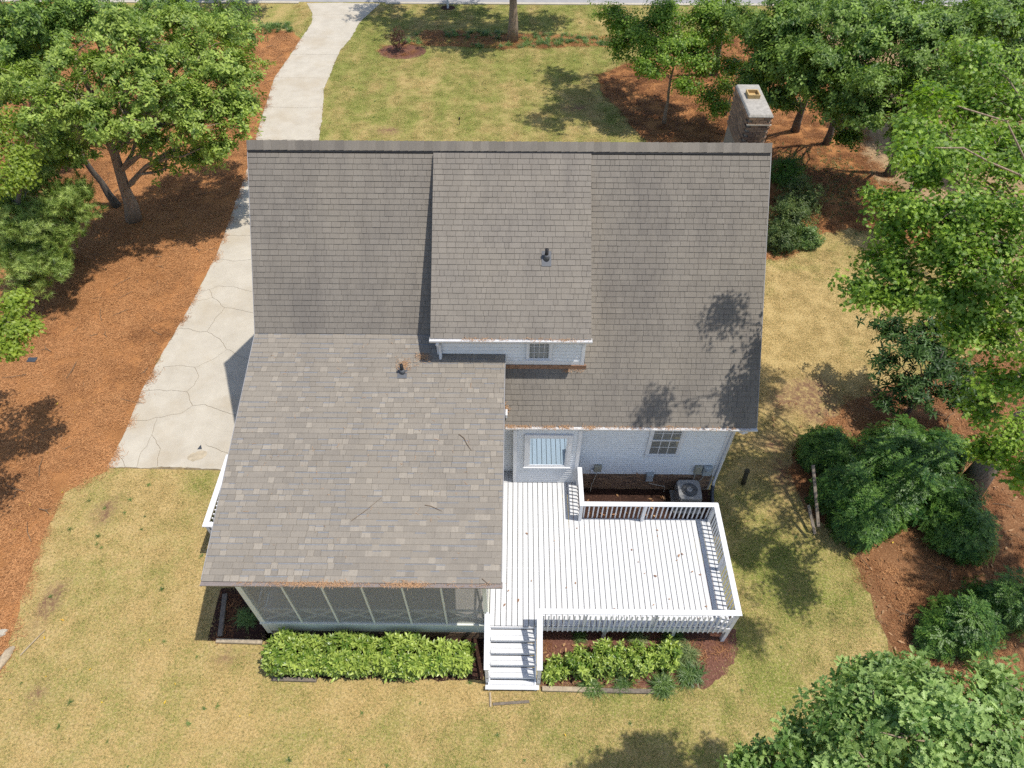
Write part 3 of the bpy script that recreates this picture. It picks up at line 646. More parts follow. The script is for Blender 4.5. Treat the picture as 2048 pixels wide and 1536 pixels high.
yl = [(135, 777), (180, 1340), (190, 805), (133, 1338), (92, 1353), (350, 1368), (205, 1405), (330, 1405), (480, 1432), (500, 1430), (300, 1280), (1330, 1400), (1770, 1062), (1785, 1085), (1700, 1060), (1925, 1180), (1890, 1240), (700, 1520), (1130, 1470), (640, 1460), (125, 1240), (90, 1276), (20, 1400), (1480, 1035), (1530, 1040), (1520, 1300), (150, 825), (165, 803), (115, 808), (95, 906), (60, 1010), (125, 985), (30, 1060), (105, 960)]
yp = np.array([at(u, v, .03) for u, v in yl]); n = len(yp); rot = np.stack([rng.normal(0, .3, n), rng.normal(0, .3, n), rng.uniform(0, 6.28, n)], 1)
scatter('yellow_leaves', [leaf_single(.10, ELL, .3, 4), leaf_single(.09, ELL, .9, 5)], yp, rot, rng.uniform(.6, 1.1, n), M_YELLOW, label='a few fallen yellow leaves dotted over lawn and straw', cat='leaves')

# ------------------------------------------------------------------ the house
XL, XR, YR, ZR = -6.822, 6.42, 4.465, 9.026
YE, ZE = -.362, 3.686; M1 = (ZR-ZE)/(YR-YE); YF = 2*YR-YE
YB = 1.228; XA = -.27; YAE, ZAE = -4.965, 4.061; ZB = ZE+M1*(YB-YE); M2 = (ZB-ZAE)/(YB-YAE)
XD1, XD2, YDE, ZDE = -2.106, 1.881, .485, 6.122; YDT, ZDT = 4.265, 8.90; M3 = (ZDT-ZDE)/(YDT-YDE)
YDW = .682; DW1, DW2 = -1.99, 1.78
XW1, XW2 = -6.45, 6.0; ZD = .947
zmain = lambda y: ZE+M1*(y-YE)
zadd = lambda y: ZAE+M2*(y-YAE)
zdor = lambda y: ZDE+M3*(y-YDE)
house = thing('house', 'white clapboard house with brown shingle roofs, rear shed dormer and screened porch', 'house', (0, 2.3, 0))
BR = (1.02, .985)

# walls
mb = MB()
mb.prism([(0.0, 0), (2*YR, 0), (2*YR, zmain(0)-.12), (YR, ZR-.14), (0.0, zmain(0)-.12)], 'x', XW1, XW2)
wall = part('wall', mb, M_WHITE, house)
def siding_rear(par, x0, x1, y, z0, z1, e, name='siding_board'):
    z = z0; i = 0
    while z < z1-.02:
        h = min(e, z1-z); j = random.uniform(-.0015, .0015); m = MB()
        m.prism([(y, z), (y-.021+j, z), (y-.007+j, z+h*.66), (y, z+h*.66)], 'x', x0, x1); b = part(name, m, M_WHITE, par)
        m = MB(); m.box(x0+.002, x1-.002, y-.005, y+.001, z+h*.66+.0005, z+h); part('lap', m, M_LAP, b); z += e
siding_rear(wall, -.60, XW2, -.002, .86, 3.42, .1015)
def siding_side(par, x, sgn, z0, z1, e, rng_fn):
    z = z0
    while z < z1-.02:
        y0, y1 = rng_fn(z+e)
        if y1-y0 > .1:
            m = MB(); m.prism([(x, z), (x+sgn*.036, z), (x+sgn*.008, z+e), (x, z+e)], 'y', y0, y1); part('siding_board', m, M_WHITE, par)
        z += e
gab = lambda z: (max(0.02, YE+(z+.12-ZE)/M1), min(2*YR-.02, 2*YR-YE-(z+.12-ZE)/M1))
siding_side(wall, XW2+.002, 1, .86, 8.75, .15, gab)
siding_side(wall, XW1-.002, -1, .86, 8.75, .15, lambda z: (max(gab(z)[0], .02 if z < 3 else 0), gab(z)[1]))
mb = MB(); mb.box(XW2-.09, XW2+.03, -.034, .09, .80, 3.40); part('corner_board', mb, M_TRIM, house)
# brick foundation
def brick_mesh(l=.194, d=.04, h=.057):
    m = MB(); m.box(-l/2, l/2, -d/2, d/2, -h/2, h/2); return m.mesh('brick', M_BRICK)
BRK = brick_mesh()
mb = MB(); mb.box(-.6, XW2-.04, -.012, .05, 0, .86); found = part('foundation', mb, M_MORTAR, house)
for r in range(12):
    z = .82-.067*r
    if z < .03: break
    for c in range(34):
        x = -.5+c*.204+(r % 2)*.102
        if 1.9 < x < XW2-.14: place('brick', BRK, found, (x, -.026+random.uniform(-.003, .003), z))
# roof decks (slabs under the shingles)
def slab(mb, xa, xb, ya, yb, zf, th=.12, up=0.0):
    p = []
    for off in (-th, up):
        p += [(xa, ya, zf(ya)+off), (xb, ya, zf(ya)+off), (xb, yb, zf(yb)+off), (xa, yb, zf(yb)+off)]
    mb.hexa(p)
mb = MB(); slab(mb, XA, XR, YE, YR, zmain, .15, -.004); slab(mb, XL, XA, YB-.02, YR, zmain, .15, -.004)
zfront = lambda y: ZR-M1*(y-YR)
slab(mb, XL, XR, YR, YF, zfront, .15, 0)
main_roof = part('main_roof', mb, M_SH_OLD, house)
mb = MB(); slab(mb, XL, XA, YAE, YB, zadd, .13, -.004); add_roof = part('porch_roof', mb, M_SH_NEW, house)
mb = MB(); slab(mb, XD1, XD2, YDE, YDT, zdor, .12, -.004); dor_roof = part('dormer_roof', mb, M_SH_OLD, house)

def tabs(ytop, ztop, m, ybot, intervals, expo, wfn, tonefn, gap=.006, lift=.017):
    """all the tabs of a slope, bottom course last: (x0, x1, s0, s1, tone, lift)"""
    cy = 1/math.sqrt(1+m*m); S = (ytop-ybot)/cy; n = int(S/expo)+1; out = []
    for c in range(n):
        s1 = S-(n-1-c)*expo+.012; s0 = max(0, s1-expo-.01); y = ytop-(s0+s1)/2*cy; rowt = random.gauss(0, .02); wob = random.uniform(-.004, .004)
        for (xa, xb) in intervals(y):
            x = xa-random.uniform(0, .2)
            while x < xb:
                w = wfn(); a, b = max(x, xa), min(x+w, xb); x += w
                if b-a > .03: out.append((a+gap/2, b-gap/2, s0, s1+wob+random.uniform(-.002, .002), min(1, max(0, tonefn()+rowt)), lift+random.uniform(-.003, .004), y))
    return out
def tab_pts(t, ytop, ztop, m):
    cy = 1/math.sqrt(1+m*m); sy = m*cy; nrm = (0, -sy, cy)
    x0, x1, s0, s1, tone, lf, y = t
    def Pn(x, s, h): return (x, ytop-s*cy+nrm[1]*h, ztop-s*sy+nrm[2]*h)
    return [Pn(x0, s1, -.002), Pn(x1, s1, -.002), Pn(x1, s0, -.002), Pn(x0, s0, -.002), Pn(x0, s1, lf), Pn(x1, s1, lf), Pn(x1, s0, .004), Pn(x0, s0, .004)]
def field(name, T, ytop, ztop, m, mat, par):
    mb = MB()
    for t in T: mb.hexa(tab_pts(t, ytop, ztop, m), t[4])
    return part(name, mb, mat, par, kind='stuff')
def iv_main(y):
    if y > YB: return [(XL, XD1+.06), (XD2-.06, XR)]
    if y > YDW+.02: return [(XD2-.06, XR)]
    return [(XA+.01, XR)]
T = tabs(YR, ZR, M1, YE-.02, iv_main, .1435, lambda: random.choice((.22, .22, .24, .12, .30)), lambda: random.gauss(.5, .055))
field('shingle_field', T, YR, ZR, M1, M_SH_OLD, main_roof)
T = tabs(YDT, ZDT, M3, YDE-.02, lambda y: [(XD1, XD2)], .1435, lambda: random.choice((.22, .22, .24, .12, .30)), lambda: random.gauss(.56, .055))
field('shingle_field', T, YDT, ZDT, M3, M_SH_OLD, dor_roof)
_lk = [0]
def wid_new():
    q = random.random(); _lk[0] = 0 if q < .52 else (1 if q < .80 else 2); return random.choice(((.25, .35, .50), (.15, .15, .20), (.15, .20, .25))[_lk[0]])
def tone_new(): return (random.gauss(.45, .02), random.gauss(.62, .05), random.gauss(.40, .03))[_lk[0]]
def iv_add(y): return [(XL, XA)] if y < YDW-.02 else [(XL, DW1)]
T = tabs(YB+.02, ZB+.005, M2, YAE-.02, iv_add, .142, wid_new, tone_new, .005, .014)
T.sort(key=lambda t: t[6]); near = [t for t in T if abs((t[1]-t[0])-round((t[1]-t[0]+.005)/.05)*.05+.005) < .002][:300]; ns = set(id(t) for t in near)
field('shingle_field', [t for t in T if id(t) not in ns], YB+.02, ZB+.005, M2, M_SH_NEW, add_roof)
cy2 = 1/math.sqrt(1+M2*M2); SHM = {}
for t in near:
    key = (round(t[1]-t[0], 2), round(t[4]*14)/14)
    if key not in SHM:
        m = MB(); h = key[0]/2; m.hexa(tab_pts((-h, h, 0, .152, key[1], .0145, 0), 0, 0, M2), key[1]); SHM[key] = m.mesh('shingle', M_SH_NEW)
    place('shingle', SHM[key], add_roof, ((t[0]+t[1])/2, YB+.02-t[2]*cy2, ZB+.005-t[2]*cy2*M2))
# dark upper bands of the laminated shingles
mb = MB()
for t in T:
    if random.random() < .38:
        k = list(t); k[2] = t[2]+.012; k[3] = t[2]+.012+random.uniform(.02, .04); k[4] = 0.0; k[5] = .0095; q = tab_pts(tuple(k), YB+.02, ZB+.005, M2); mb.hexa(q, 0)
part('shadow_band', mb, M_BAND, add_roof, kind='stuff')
# ridge: black vent strip and caps
mb = MB(); mb.prism([(YR-.17, ZR-.17*M1+.022), (YR, ZR+.035), (YR+.17, ZR-.17*M1+.022), (YR+.17, ZR-.17*M1+.05), (YR, ZR+.06), (YR-.17, ZR-.17*M1+.05)], 'x', XL+.02, XR-.02)
part('ridge_vent', mb, M_BLACK, house)
def cap_mesh(w, tone):
    m = MB(); a = .155
    for x0, x1, h0, h1 in ((-w/2, w/2, .0, .012),):
        m.hexa([(x0, -a, -a*M1*.86+h0), (x1, -a, -a*M1*.86+h1), (x1, 0, .03+h1), (x0, 0, .03+h0), (x0, -a, -a*M1*.86+.012+h0), (x1, -a, -a*M1*.86+.012+h1), (x1, 0, .044+h1), (x0, 0, .044+h0)], tone)
        m.hexa([(x0, 0, .03+h0), (x1, 0, .03+h1), (x1, a, -a*M1*.86+h1), (x0, a, -a*M1*.86+h0), (x0, 0, .044+h0), (x1, 0, .044+h1), (x1, a, -a*M1*.86+.012+h1), (x0, a, -a*M1*.86+.012+h0)], tone)
    return m.mesh('ridge_cap', M_SH_OLD)
CAPS = [cap_mesh(.215, t) for t in (.25, .35, .45, .55, .65)]
nx_c = 65; dx = (XR-XL)/nx_c
for i in range(nx_c):
    sag = 0
    place('ridge_cap', random.choice(CAPS[1:] if i > 25 else CAPS[:4]), house, (XL+dx*(i+.5), YR, ZR+.035+sag+random.uniform(-.003, .003)))
# rake edges
mb = MB()
for x0, x1 in ((XL-.018, XL-.002), (XR+.002, XR+.018)):
    y0 = YB if x0 < 0 else YE
    mb.prism([(y0, zmain(y0)-.16), (y0, zmain(y0)+.006), (YR, ZR+.006), (YF, ZE+.006), (YF, ZE-.16), (YR, ZR-.16)], 'x', x0, x1)
for x0, x1 in ((XL-.018, XL-.002), (XA+.002, XA+.018)):
    mb.prism([(YAE, ZAE-.14), (YAE, ZAE+.006), (YB, ZB+.006), (YB, ZB-.14)], 'x', x0, x1)
part('rake_trim', mb, M_DRIP, house)
# gutters: trough, ribbed guard, lip
def gutter(x0, x1, ye, ze, mat, parent=house, w=.125):
    m = MB(); m.prism([(ye-.005, ze-.13), (ye-.075, ze-.13), (ye-w, ze-.05), (ye-w, ze-.012), (ye-w+.014, ze-.012), (ye-w+.016, ze-.032), (ye-.005, ze-.032)], 'x', x0, x1); g = part('gutter', m, mat, parent)
    for q in (.26, .52, .76):
        yy = ye-w*q; m = MB(); m.box(x0+.01, x1-.01, yy-.005, yy+.005, ze-.034, ze-.022); part('gutter_rib', m, mat, g)
    m = MB(); m.box(x0+.002, x1-.002, ye-.003, ye+.012, ze-.16, ze-.008); part('fascia', m, mat, g)
    return g
gutter(XA+.03, XR+.02, YE, ZE, M_GUTW); gutter(XL-.02, XA+.03, YAE, ZAE, M_GUTB); gutter(XD1-.02, XD2+.02, YDE, ZDE, M_GUTW)
# soffits
mb = MB(); mb.box(XA+.02, XR-.01, YE+.02, -.03, ZE-.19, ZE-.175); part('soffit', mb, M_SOFFIT, house)
mb = MB(); mb.box(XL+.02, XA-.02, YAE+.02, -4.72, ZAE-.2, ZAE-.18); part('soffit', mb, M_SOFFIT, house)
mb = MB(); mb.box(XD1+.02, XD2-.02, YDE+.02, YDW-.03, ZDE-.16, ZDE-.145); part('soffit', mb, M_SOFFIT, house)

# windows
def window(name, x0, x1, z0, z1, y, cas, nx_, nz, glass, trim=M_TRIM, sash=.035, meet=False, munt=.009):
    m = MB(); d = .028
    m.box(x0-cas, x0, y-d, y+.02, z0-cas, z1+cas); m.box(x1, x1+cas, y-d, y+.02, z0-cas, z1+cas); m.box(x0, x1, y-d, y+.02, z1, z1+cas); m.box(x0, x1, y-d, y+.02, z0-cas, z0)
    w = part('window', m, trim, house)
    m = MB(); m.box(x0-cas-.02, x1+cas+.02, y-d-.03, y-d-.001, z0-cas*.55-.02, z0-cas*.55+.012); part('sill', m, trim, w)
    m = MB(); s = sash; ys0, ys1 = y-.018, y+.016
    m.box(x0+.001, x0+s, ys0, ys1, z0+.001, z1-.001); m.box(x1-s, x1-.001, ys0, ys1, z0+.001, z1-.001); m.box(x0+s, x1-s, ys0, ys1, z1-s, z1-.001); m.box(x0+s, x1-s, ys0, ys1, z0+.001, z0+s)
    if meet: zm = (z0+z1)/2; m.box(x0+s, x1-s, ys0-.008, ys1, zm-.022, zm+.022)
    part('sash', m, trim, w)
    m = MB(); m.box(x0+s, x1-s, y-.004, y+.004, z0+s, z1-s); part('pane', m, glass, w)
    for i in range(1, nx_): xx = x0+s+(x1-x0-2*s)*i/nx_; m = MB(); m.box(xx-munt, xx+munt, y-.010, y-.005, z0+s, z1-s); part('muntin', m, trim, w)
    for i in range(1, nz):
        zz = z0+s+(z1-z0-2*s)*i/nz
        if meet and i == nz/2: continue
        m = MB(); m.box(x0+s, x1-s, y-.0105, y-.0055, zz-munt, zz+munt); part('muntin', m, trim, w)
    return w
window('window', 3.83, 4.66, 1.91, 3.30, -.036, .075, 3, 4, M_GLASS, meet=True)
# bay
BX1, BX2, BY = -.025, 1.815, -.377
mb = MB(); mb.box(BX1, BX2, BY+.002, -.03, .93, 3.50); bay = part('bay_wall', mb, M_WHITE, house)
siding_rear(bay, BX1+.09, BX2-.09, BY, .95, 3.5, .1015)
mb = MB(); mb.box(BX1-.012, BX1+.09, BY-.032, BY+.03, .95, 3.5); mb.box(BX2-.09, BX2+.012, BY-.032, BY+.03, .95, 3.5); part('corner_board', mb, M_TRIM, bay)
def siding_bay_side(x, sgn):
    z = .95
    while z < 3.45:
        m = MB(); m.prism([(x, z), (x+sgn*.022, z), (x+sgn*.006, z+.1015), (x, z+.1015)], 'y', BY+.032, -.034); part('siding_board', m, M_WHITE, bay); z += .1015
siding_bay_side(BX2, 1); siding_bay_side(BX1, -1)
window('window', .385, 1.465, 1.86, 3.22, BY-.036, .11, 1, 1, M_GLASSR, sash=.045)
# dormer walls
mb = MB()
mb.prism([(YDW, zmain(YDW)-.1), (YDW, zdor(YDW)-.1), (YDT, ZDT-.1), (YDT, ZDT-.3)], 'x', DW1, DW2); dwall = part('dormer_wall', mb, M_WHITE, house)
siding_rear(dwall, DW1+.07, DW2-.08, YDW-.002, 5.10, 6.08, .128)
mb = MB(); mb.box(DW2-.08, DW2+.012, YDW-.036, YDW+.02, 4.96, 6.10); mb.box(DW1-.012, DW1+.07, YDW-.036, YDW+.02, 5.2, 6.10); mb.box(DW1+.07, DW2-.08, YDW-.03, YDW-.004, 4.96, 5.10); part('corner_board', mb, M_TRIM, dwall)
mb = MB(); mb.box(XA+.03, DW2+.08, YDW-.05, YDW-.01, zmain(YDW)-.03, 4.955); part('flashing', mb, M_FLASH, dwall)
window('window', .335, .885, 5.20, 5.90, YDW-.038, .055, 4, 3, M_GLASSD, sash=.028, munt=.005)
# dormer downspout
mb = MB(); mb.tube([(-1.93, .42, 6.0), (-1.95, .44, 5.9), (-1.92, .60, 5.72), (-1.92, .62, 5.36), (-1.92, .50, 5.24)], .042, 8); part('downspout', mb, M_TRIM, house, True)
# main downspout at the right corner, with the black drain pipe
mb = MB(); mb.tube([(6.12, -.42, 3.55), (6.12, -.40, 3.45), (6.04, -.07, 3.22), (6.04, -.075, .52), (6.04, -.13, .40)], .045, 8); part('downspout', mb, M_TRIM, house, True)
mb = MB(); mb.tube([(6.04, -.12, .42), (6.04, -.2, .2), (6.02, -.5, .09), (6.0, -1.2, .075), (6.0, -1.62, .07)], .058, 9); part('drain_pipe', mb, M_DPIPE, house, True)
mb = MB(); mb.box(6.14, 6.30, -.30, -.12, 3.30, 3.46); part('eave_return', mb, M_TRIM, house)
mb = MB(); mb.box(XA+.025, XA+.075, -.30, -.02, 3.9, 4.02); part('rake_block', mb, M_TRIM, house)
# vent pipes
def vent(x, y, z, m, lean=0.0):
    mb = MB(); s = 1/math.sqrt(1+m*m); mb.hexa([(x-.12, y-.17, z-.17*m+.018), (x+.12, y-.17, z-.17*m+.018), (x+.12, y+.14, z+.14*m+.018), (x-.12, y+.14, z+.14*m+.018), (x-.12, y-.17, z-.17*m+.026), (x+.12, y-.17, z-.17*m+.026), (x+.12, y+.14, z+.14*m+.026), (x-.12, y+.14, z+.14*m+.026)])
    v = part('vent_pipe', mb, M_BOOT, house)
    mb = MB(); mb.tube([(x, y, z-.02), (x, y, z+.10), (x, y, z+.13)], [.085, .066, .056], 12); part('boot', mb, M_BOOT, v, True)
    mb = MB(); mb.tube([(x, y, z), (x, y, z+.30)], .045, 12); part('pipe', mb, M_BLACK, v, True)
vent(.76, 2.09, zdor(2.09), M3); vent(-2.86, .12, zadd(.12), M2)
# chimney
CX1, CX2, CY1, CY2, CZ = 5.89, 6.46, 5.08, 6.68, 9.47
mb = MB(); mb.box(CX1+.015, CX2-.015, CY1+.015, CY2-.015, 0, CZ); chim = part('chimney', mb, M_MORTAR, house)
bl = brick_mesh(.180, .06, .058); bs = MB(); bs.box(-.03, .03, -.097, .097, -.029, .029); bs = bs.mesh('brick', M_BRICK)
for r in range(15):
    z = CZ-.035-.068*r; o = .022 if r in (0, 1, 2) else (.012 if r in (3, 4) else 0); sh = (r % 2)*.095
    for c in range(4):
        x = CX1+.07+c*.19-sh+.02
        if CX1-.01 < x-.05 and x+.06 < CX2+.05: place('brick', bl, chim, (min(x, CX2-.085), CY1+.01-o+random.uniform(-.003, .003), z))
    for c in range(9):
        y = CY1+.12+c*.2-sh*.9
        if CY1 < y-.05 and y+.08 < CY2+.06: place('brick', bs, chim, (CX1+.01-o+random.uniform(-.003, .003), y, z)); place('brick', bs, chim, (CX2-.01+o, y, z))
mb = MB(); mb.box(CX1-.035, CX2+.03, CY1-.06, CY1-.02, CZ-.20, CZ-.185); part('ledge', mb, M_STONE, chim)
mb = MB(); mb.hexa([(CX1-.04, CY1-.05, CZ), (CX2+.04, CY1-.05, CZ), (CX2+.04, CY2+.05, CZ), (CX1-.04, CY2+.05, CZ), (CX1+.0, CY1-.0, CZ+.07), (CX2-.0, CY1-.0, CZ+.07), (CX2-.0, CY2+.0, CZ+.07), (CX1+.0, CY2+.0, CZ+.07)]); bevel(part('chimney_cap', mb, M_CAP, chim), .02, 2)
fx0, fx1, fy0, fy1 = 6.0, 6.31, 5.88, 6.20; mb = MB(); z0, z1 = CZ+.05, CZ+.17
for a in ((fx0, fx1, fy0, fy0+.03), (fx0, fx1, fy1-.03, fy1), (fx0, fx0+.03, fy0+.03, fy1-.03), (fx1-.03, fx1, fy0+.03, fy1-.03)): mb.box(*a, z0, z1)
part('flue', mb, M_FLUE, chim)
mb = MB(); mb.face([(fx0+.03, fy0+.03, CZ+.085), (fx1-.03, fy0+.03, CZ+.085), (fx1-.03, fy1-.03, CZ+.085), (fx0+.03, fy1-.03, CZ+.085)]); part('flue_throat', mb, M_FLUE, chim)

# screened porch below the low roof
PY, PX1, PX2 = -4.69, -6.45, -.63
mb = MB(); mb.box(PX1+.02, PX2-.02, PY+.02, -.01, .84, .935); part('porch_floor', mb, M_PFLOOR, house)
mb = MB(); mb.box(PX1+.03, PX2-.01, -.03, -.012, .94, 3.9); part('porch_back_wall', mb, M_PWALL, house)
mb = MB(); mb.box(PX1, PX2, PY, PY+.04, .44, .955); mb.box(PX1-.01, PX2+.01, PY-.035, PY+.06, .957, 1.0); mb.box(PX1, PX1+.04, PY+.042, -.04, .44, .955); mb.box(PX2-.04, PX2, PY+.042, -.04, .2, .93); part('porch_skirt', mb, M_PORCHTRIM, house)
mb = MB(); mb.box(PX1+.06, PX2-.06, PY+.03, PY+.10, 0, .436); pf = part('porch_foundation', mb, M_MORTAR, house)
for r in range(7):
    for c in range(30):
        x = PX1+.16+c*.204+(r % 2)*.1
        if x < PX2-.16 and x > -3.5: place('brick', BRK, pf, (x, PY+.016, .40-.067*r))
mb = MB()
for x0, x1 in ((PX1, PX1+.13), (PX2-.10, PX2)): mb.box(x0, x1, PY-.01, PY+.12, .30 if x0 < -1 else .96, 3.9)
mb.box(PX1+.13, PX2-.10, PY, PY+.10, 3.45, 3.9); part('porch_frame', mb, M_PORCHTRIM, house)
MX = [PX1+.13, -5.375, -4.45, -3.525, -2.585, -1.685, PX2-.10]
for x in MX[1:-1]:
    mb = MB(); mb.box(x-.022, x+.022, PY-.012, PY+.06, 1.001, 3.449); part('mullion', mb, M_PORCHTRIM, house)
M_INNER = simple('porch_brace_paint', (0.70, 0.70, 0.67), .6, .06, 5)
def xbrace(mb, a0, a1, z0, z1, fn, w=.085):
    for s in (0, 1):
        za, zb = (z0, z1) if s == 0 else (z1, z0); L = math.hypot(a1-a0, zb-za); nx_ = -(zb-za)/L*w/2; nz = (a1-a0)/L*w/2
        mb.prism([(a0-nx_, za-nz), (a1-nx_, zb-nz), (a1+nx_, zb+nz), (a0+nx_, za+nz)], fn[0], fn[1]+s*.024, fn[2]+s*.024)
for a, b in zip(MX[:-1], MX[1:]):
    mb = MB(); mb.box(a+.025, b-.025, PY+.012, PY+.016, 1.002, 3.448); part('screen', mb, M_SCREEN, house)
    mb = MB(); mb.box(a+.025, b-.025, PY+.062, PY+.10, 1.62, 1.68); xbrace(mb, a+.03, b-.03, 1.03, 1.61, ('y', PY+.064, PY+.084)); part('brace', mb, M_INNER, house)
for side, x in (('l', PX1), ('r', PX2)):
    ys = np.linspace(PY+.12, -.06, 6); xi = x+.05 if side == 'l' else x-.05
    for y in ys[1:]: mb = MB(); mb.box(min(x, xi), max(x, xi), y-.03, y+.03, .96, 3.9); part('mullion', mb, M_PORCHTRIM, house)
    for a, b in zip(ys[:-1], ys[1:]):
        mb = MB(); xm = x+.02 if side == 'l' else x-.02; mb.box(xm-.002, xm+.002, a+.03, b-.03, 1.0, 3.45); part('screen', mb, M_SCREEN, house)
        x2 = x+.06 if side == 'l' else x-.10
        mb = MB(); mb.box(x2, x2+.04, a+.03, b-.03, 1.62, 1.68); xbrace(mb, a+.03, b-.03, 1.03, 1.61, ('x', x2, x2+.02)); part('brace', mb, M_INNER, house)
    mb = MB(); xa, xb = (x, x+.1) if side == 'l' else (x-.1, x); mb.prism([(PY+.13, 3.46), (-.04, 3.46), (-.04, zadd(-.04)-.14), (PY+.13, zadd(PY+.13)-.14)], 'x', xa+.001, xb-.001); part('porch_gable', mb, M_WHITE, house)
mb = MB(); mb.prism([(.0, 3.0), (YB, 3.0), (YB, ZB-.15), (.0, zadd(0)-.14)], 'x', PX2-.1, PX2); part('porch_gable', mb, M_WHITE, house)

# debris of needles in the gutters and on the roof
def needle(L): 
    m = MB(); s = .0022; m.hexa([(-L/2, -s, 0), (0, -s+.006, .004), (0, s+.006, .004), (-L/2, s, 0), (-L/2, -s, .003), (0, -s+.006, .007), (0, s+.006, .007), (-L/2, s, .003)], .3); m.hexa([(0, -s+.006, .004), (L/2, -s, 0), (L/2, s, 0), (0, s+.006, .004), (0, -s+.006, .007), (L/2, -s, .003), (L/2, s, .003), (0, s+.006, .007)], .8); return m
dp = []
def gut_debris(xs, ye, ze, n, sx):
    for c in xs:
        for _ in range(n): dp.append((random.gauss(c, sx), ye-random.uniform(-.02, .12), ze+abs(random.gauss(0, .018))-.018))
gut_debris((-4.9, -4.5, -4.1, -3.7), YAE, ZAE, 170, .25); gut_debris((-2.6, -2.3, -2.1), YAE, ZAE, 170, .2); gut_debris((-1.3, -5.8, -.7), YAE, ZAE, 25, .25)
gut_debris((-.1, .25, .9, 1.35, 2.0), YE, ZE, 100, .13); gut_debris((2.8, 3.4, 4.2, 4.9, 5.7), YE, ZE, 60, .25)
gut_debris((-1.1, -.7, .55, 1.15, 1.4), YDE, ZDE, 40, .16); gut_debris((-.3,), YDE, ZDE, 40, .9)
for _ in range(160): x, y = random.gauss(-2.84, .10), random.gauss(.30, .09); dp.append((x, y, zadd(y)+.02+random.uniform(0, .03)))
for _ in range(120): x, y = random.gauss(-2.35, .10), random.gauss(.55, .06); dp.append((x, min(y, .66), zadd(y)+.02+random.uniform(0, .04)))
for _ in range(60): y = YDW-.05-random.uniform(0, .05); dp.append((random.uniform(1.2, 1.8), y, zmain(y)+.03))
for _ in range(60): y = random.gauss(-.10, .05); dp.append((random.gauss(-.22, .03), y, zmain(y)+.03))
for _ in range(110): x, y = random.uniform(-6.5, -.5), random.uniform(-4.6, 1); dp.append((x, y, zadd(y)+.018))
n = len(dp); rot = np.stack([rng.normal(0, .25, n), rng.normal(0, .25, n), rng.uniform(0, 6.28, n)], 1)
scatter('gutter_debris', [needle(.07), needle(.10), needle(.045)], dp, rot, rng.uniform(.7, 1.5, n), M_DEBRIS, label='orange pine needles piled in the gutters and on the roof', cat='debris')

# ------------------------------------------------------------------ rear deck with stairs
deck = thing('deck', 'large white painted rear deck with railings and stairs down to the lawn', 'deck', (2.5, -3, 0))
RT = ZD+.846
def baluster_mesh(h, s=.034):
    m = MB(); m.box(-s/2, s/2, -s/2, s/2, 0, h); return m.mesh('baluster', M_TRIM)
x = PX2+.02
while x < 5.50:
    w = .1295; top = -.405 if x+w/2 < 1.86 else -1.60
    mb = MB(); j = random.uniform(-.0025, .0025); mb.box(x, min(x+w, 5.545), -4.70+random.uniform(-.003, .003), top, ZD-.036, ZD+j, random.random()); bevel(part('deck_board', mb, M_DECK, deck), .004); x += .1445
# strip of boards left of the bay, reaching back to the wall
for i in range(4):
    mb = MB(); x0 = PX2+.02+i*.1445; mb.box(x0, x0+.1375, -.398, -.04, ZD-.036, ZD-.003, random.random()); part('deck_board', mb, M_DECK, deck)
mb = MB(); mb.box(PX2+.02, 5.53, -4.726, -4.705, .70, .908); mb.box(5.50, 5.535, -4.704, -1.62, .70, .908); mb.box(1.86, 5.50, -1.60, -1.57, .70, .908); mb.box(1.84, 1.858, -1.57, -.42, .70, .908)
for yy in np.arange(-4.3, -1.7, .6): mb.box(PX2+.03, 5.49, yy-.02, yy+.02, .72, .905)
part('rim_board', mb, M_TRIM, deck)
def cap(x0, x1, y0, y1, z0=RT-.038, z1=RT):
    m = MB(); m.box(x0, x1, y0, y1, z0, z1); bevel(part('rail_cap', m, M_TRIM, deck), .006)
cap(.581, 5.619, -4.733, -4.593); cap(5.479, 5.619, -4.592, -1.685); cap(1.80, 5.619, -1.684, -1.545); cap(1.80, 1.93, -1.544, -.415)
def post(x, y, z0, z1, s=.09):
    m = MB(); m.box(x-s/2, x+s/2, y-s/2, y+s/2, z0, z1); bevel(part('post', m, M_TRIM, deck), .006)
zc = RT-.039
post(.64, -4.66, 0, zc); post(1.80, -4.66, ZD, zc); post(3.58, -4.66, ZD, zc); post(5.535, -4.66, 0, zc, .10)
post(5.535, -3.12, ZD, zc); post(5.53, -1.63, 0, zc, .10); post(3.62, -1.64, ZD, zc); post(1.86, -1.64, 0, zc); post(1.87, -.47, ZD, zc)
post(2.38, -4.66, 0, .905, .085); post(4.2, -4.60, 0, .69, .085)
BA = baluster_mesh(RT-.04-.73)
for i in range(38):
    x = .75+i*.1285
    if x < 5.48: place('baluster', BA, deck, (x, -4.746, .73))
for i in range(28):
    y = -4.52+i*.1285
    if y < -1.70 and abs(y+3.12) > .07: place('baluster', BA, deck, (5.555, y, .73))
for i in range(34):
    x = 1.97+i*.1285
    if x < 5.46 and abs(x-3.62) > .07: place('baluster', BA, deck, (x, -1.553, .73))
for i in range(9): place('baluster', BA, deck, (1.905, -1.46+i*.12, .73))
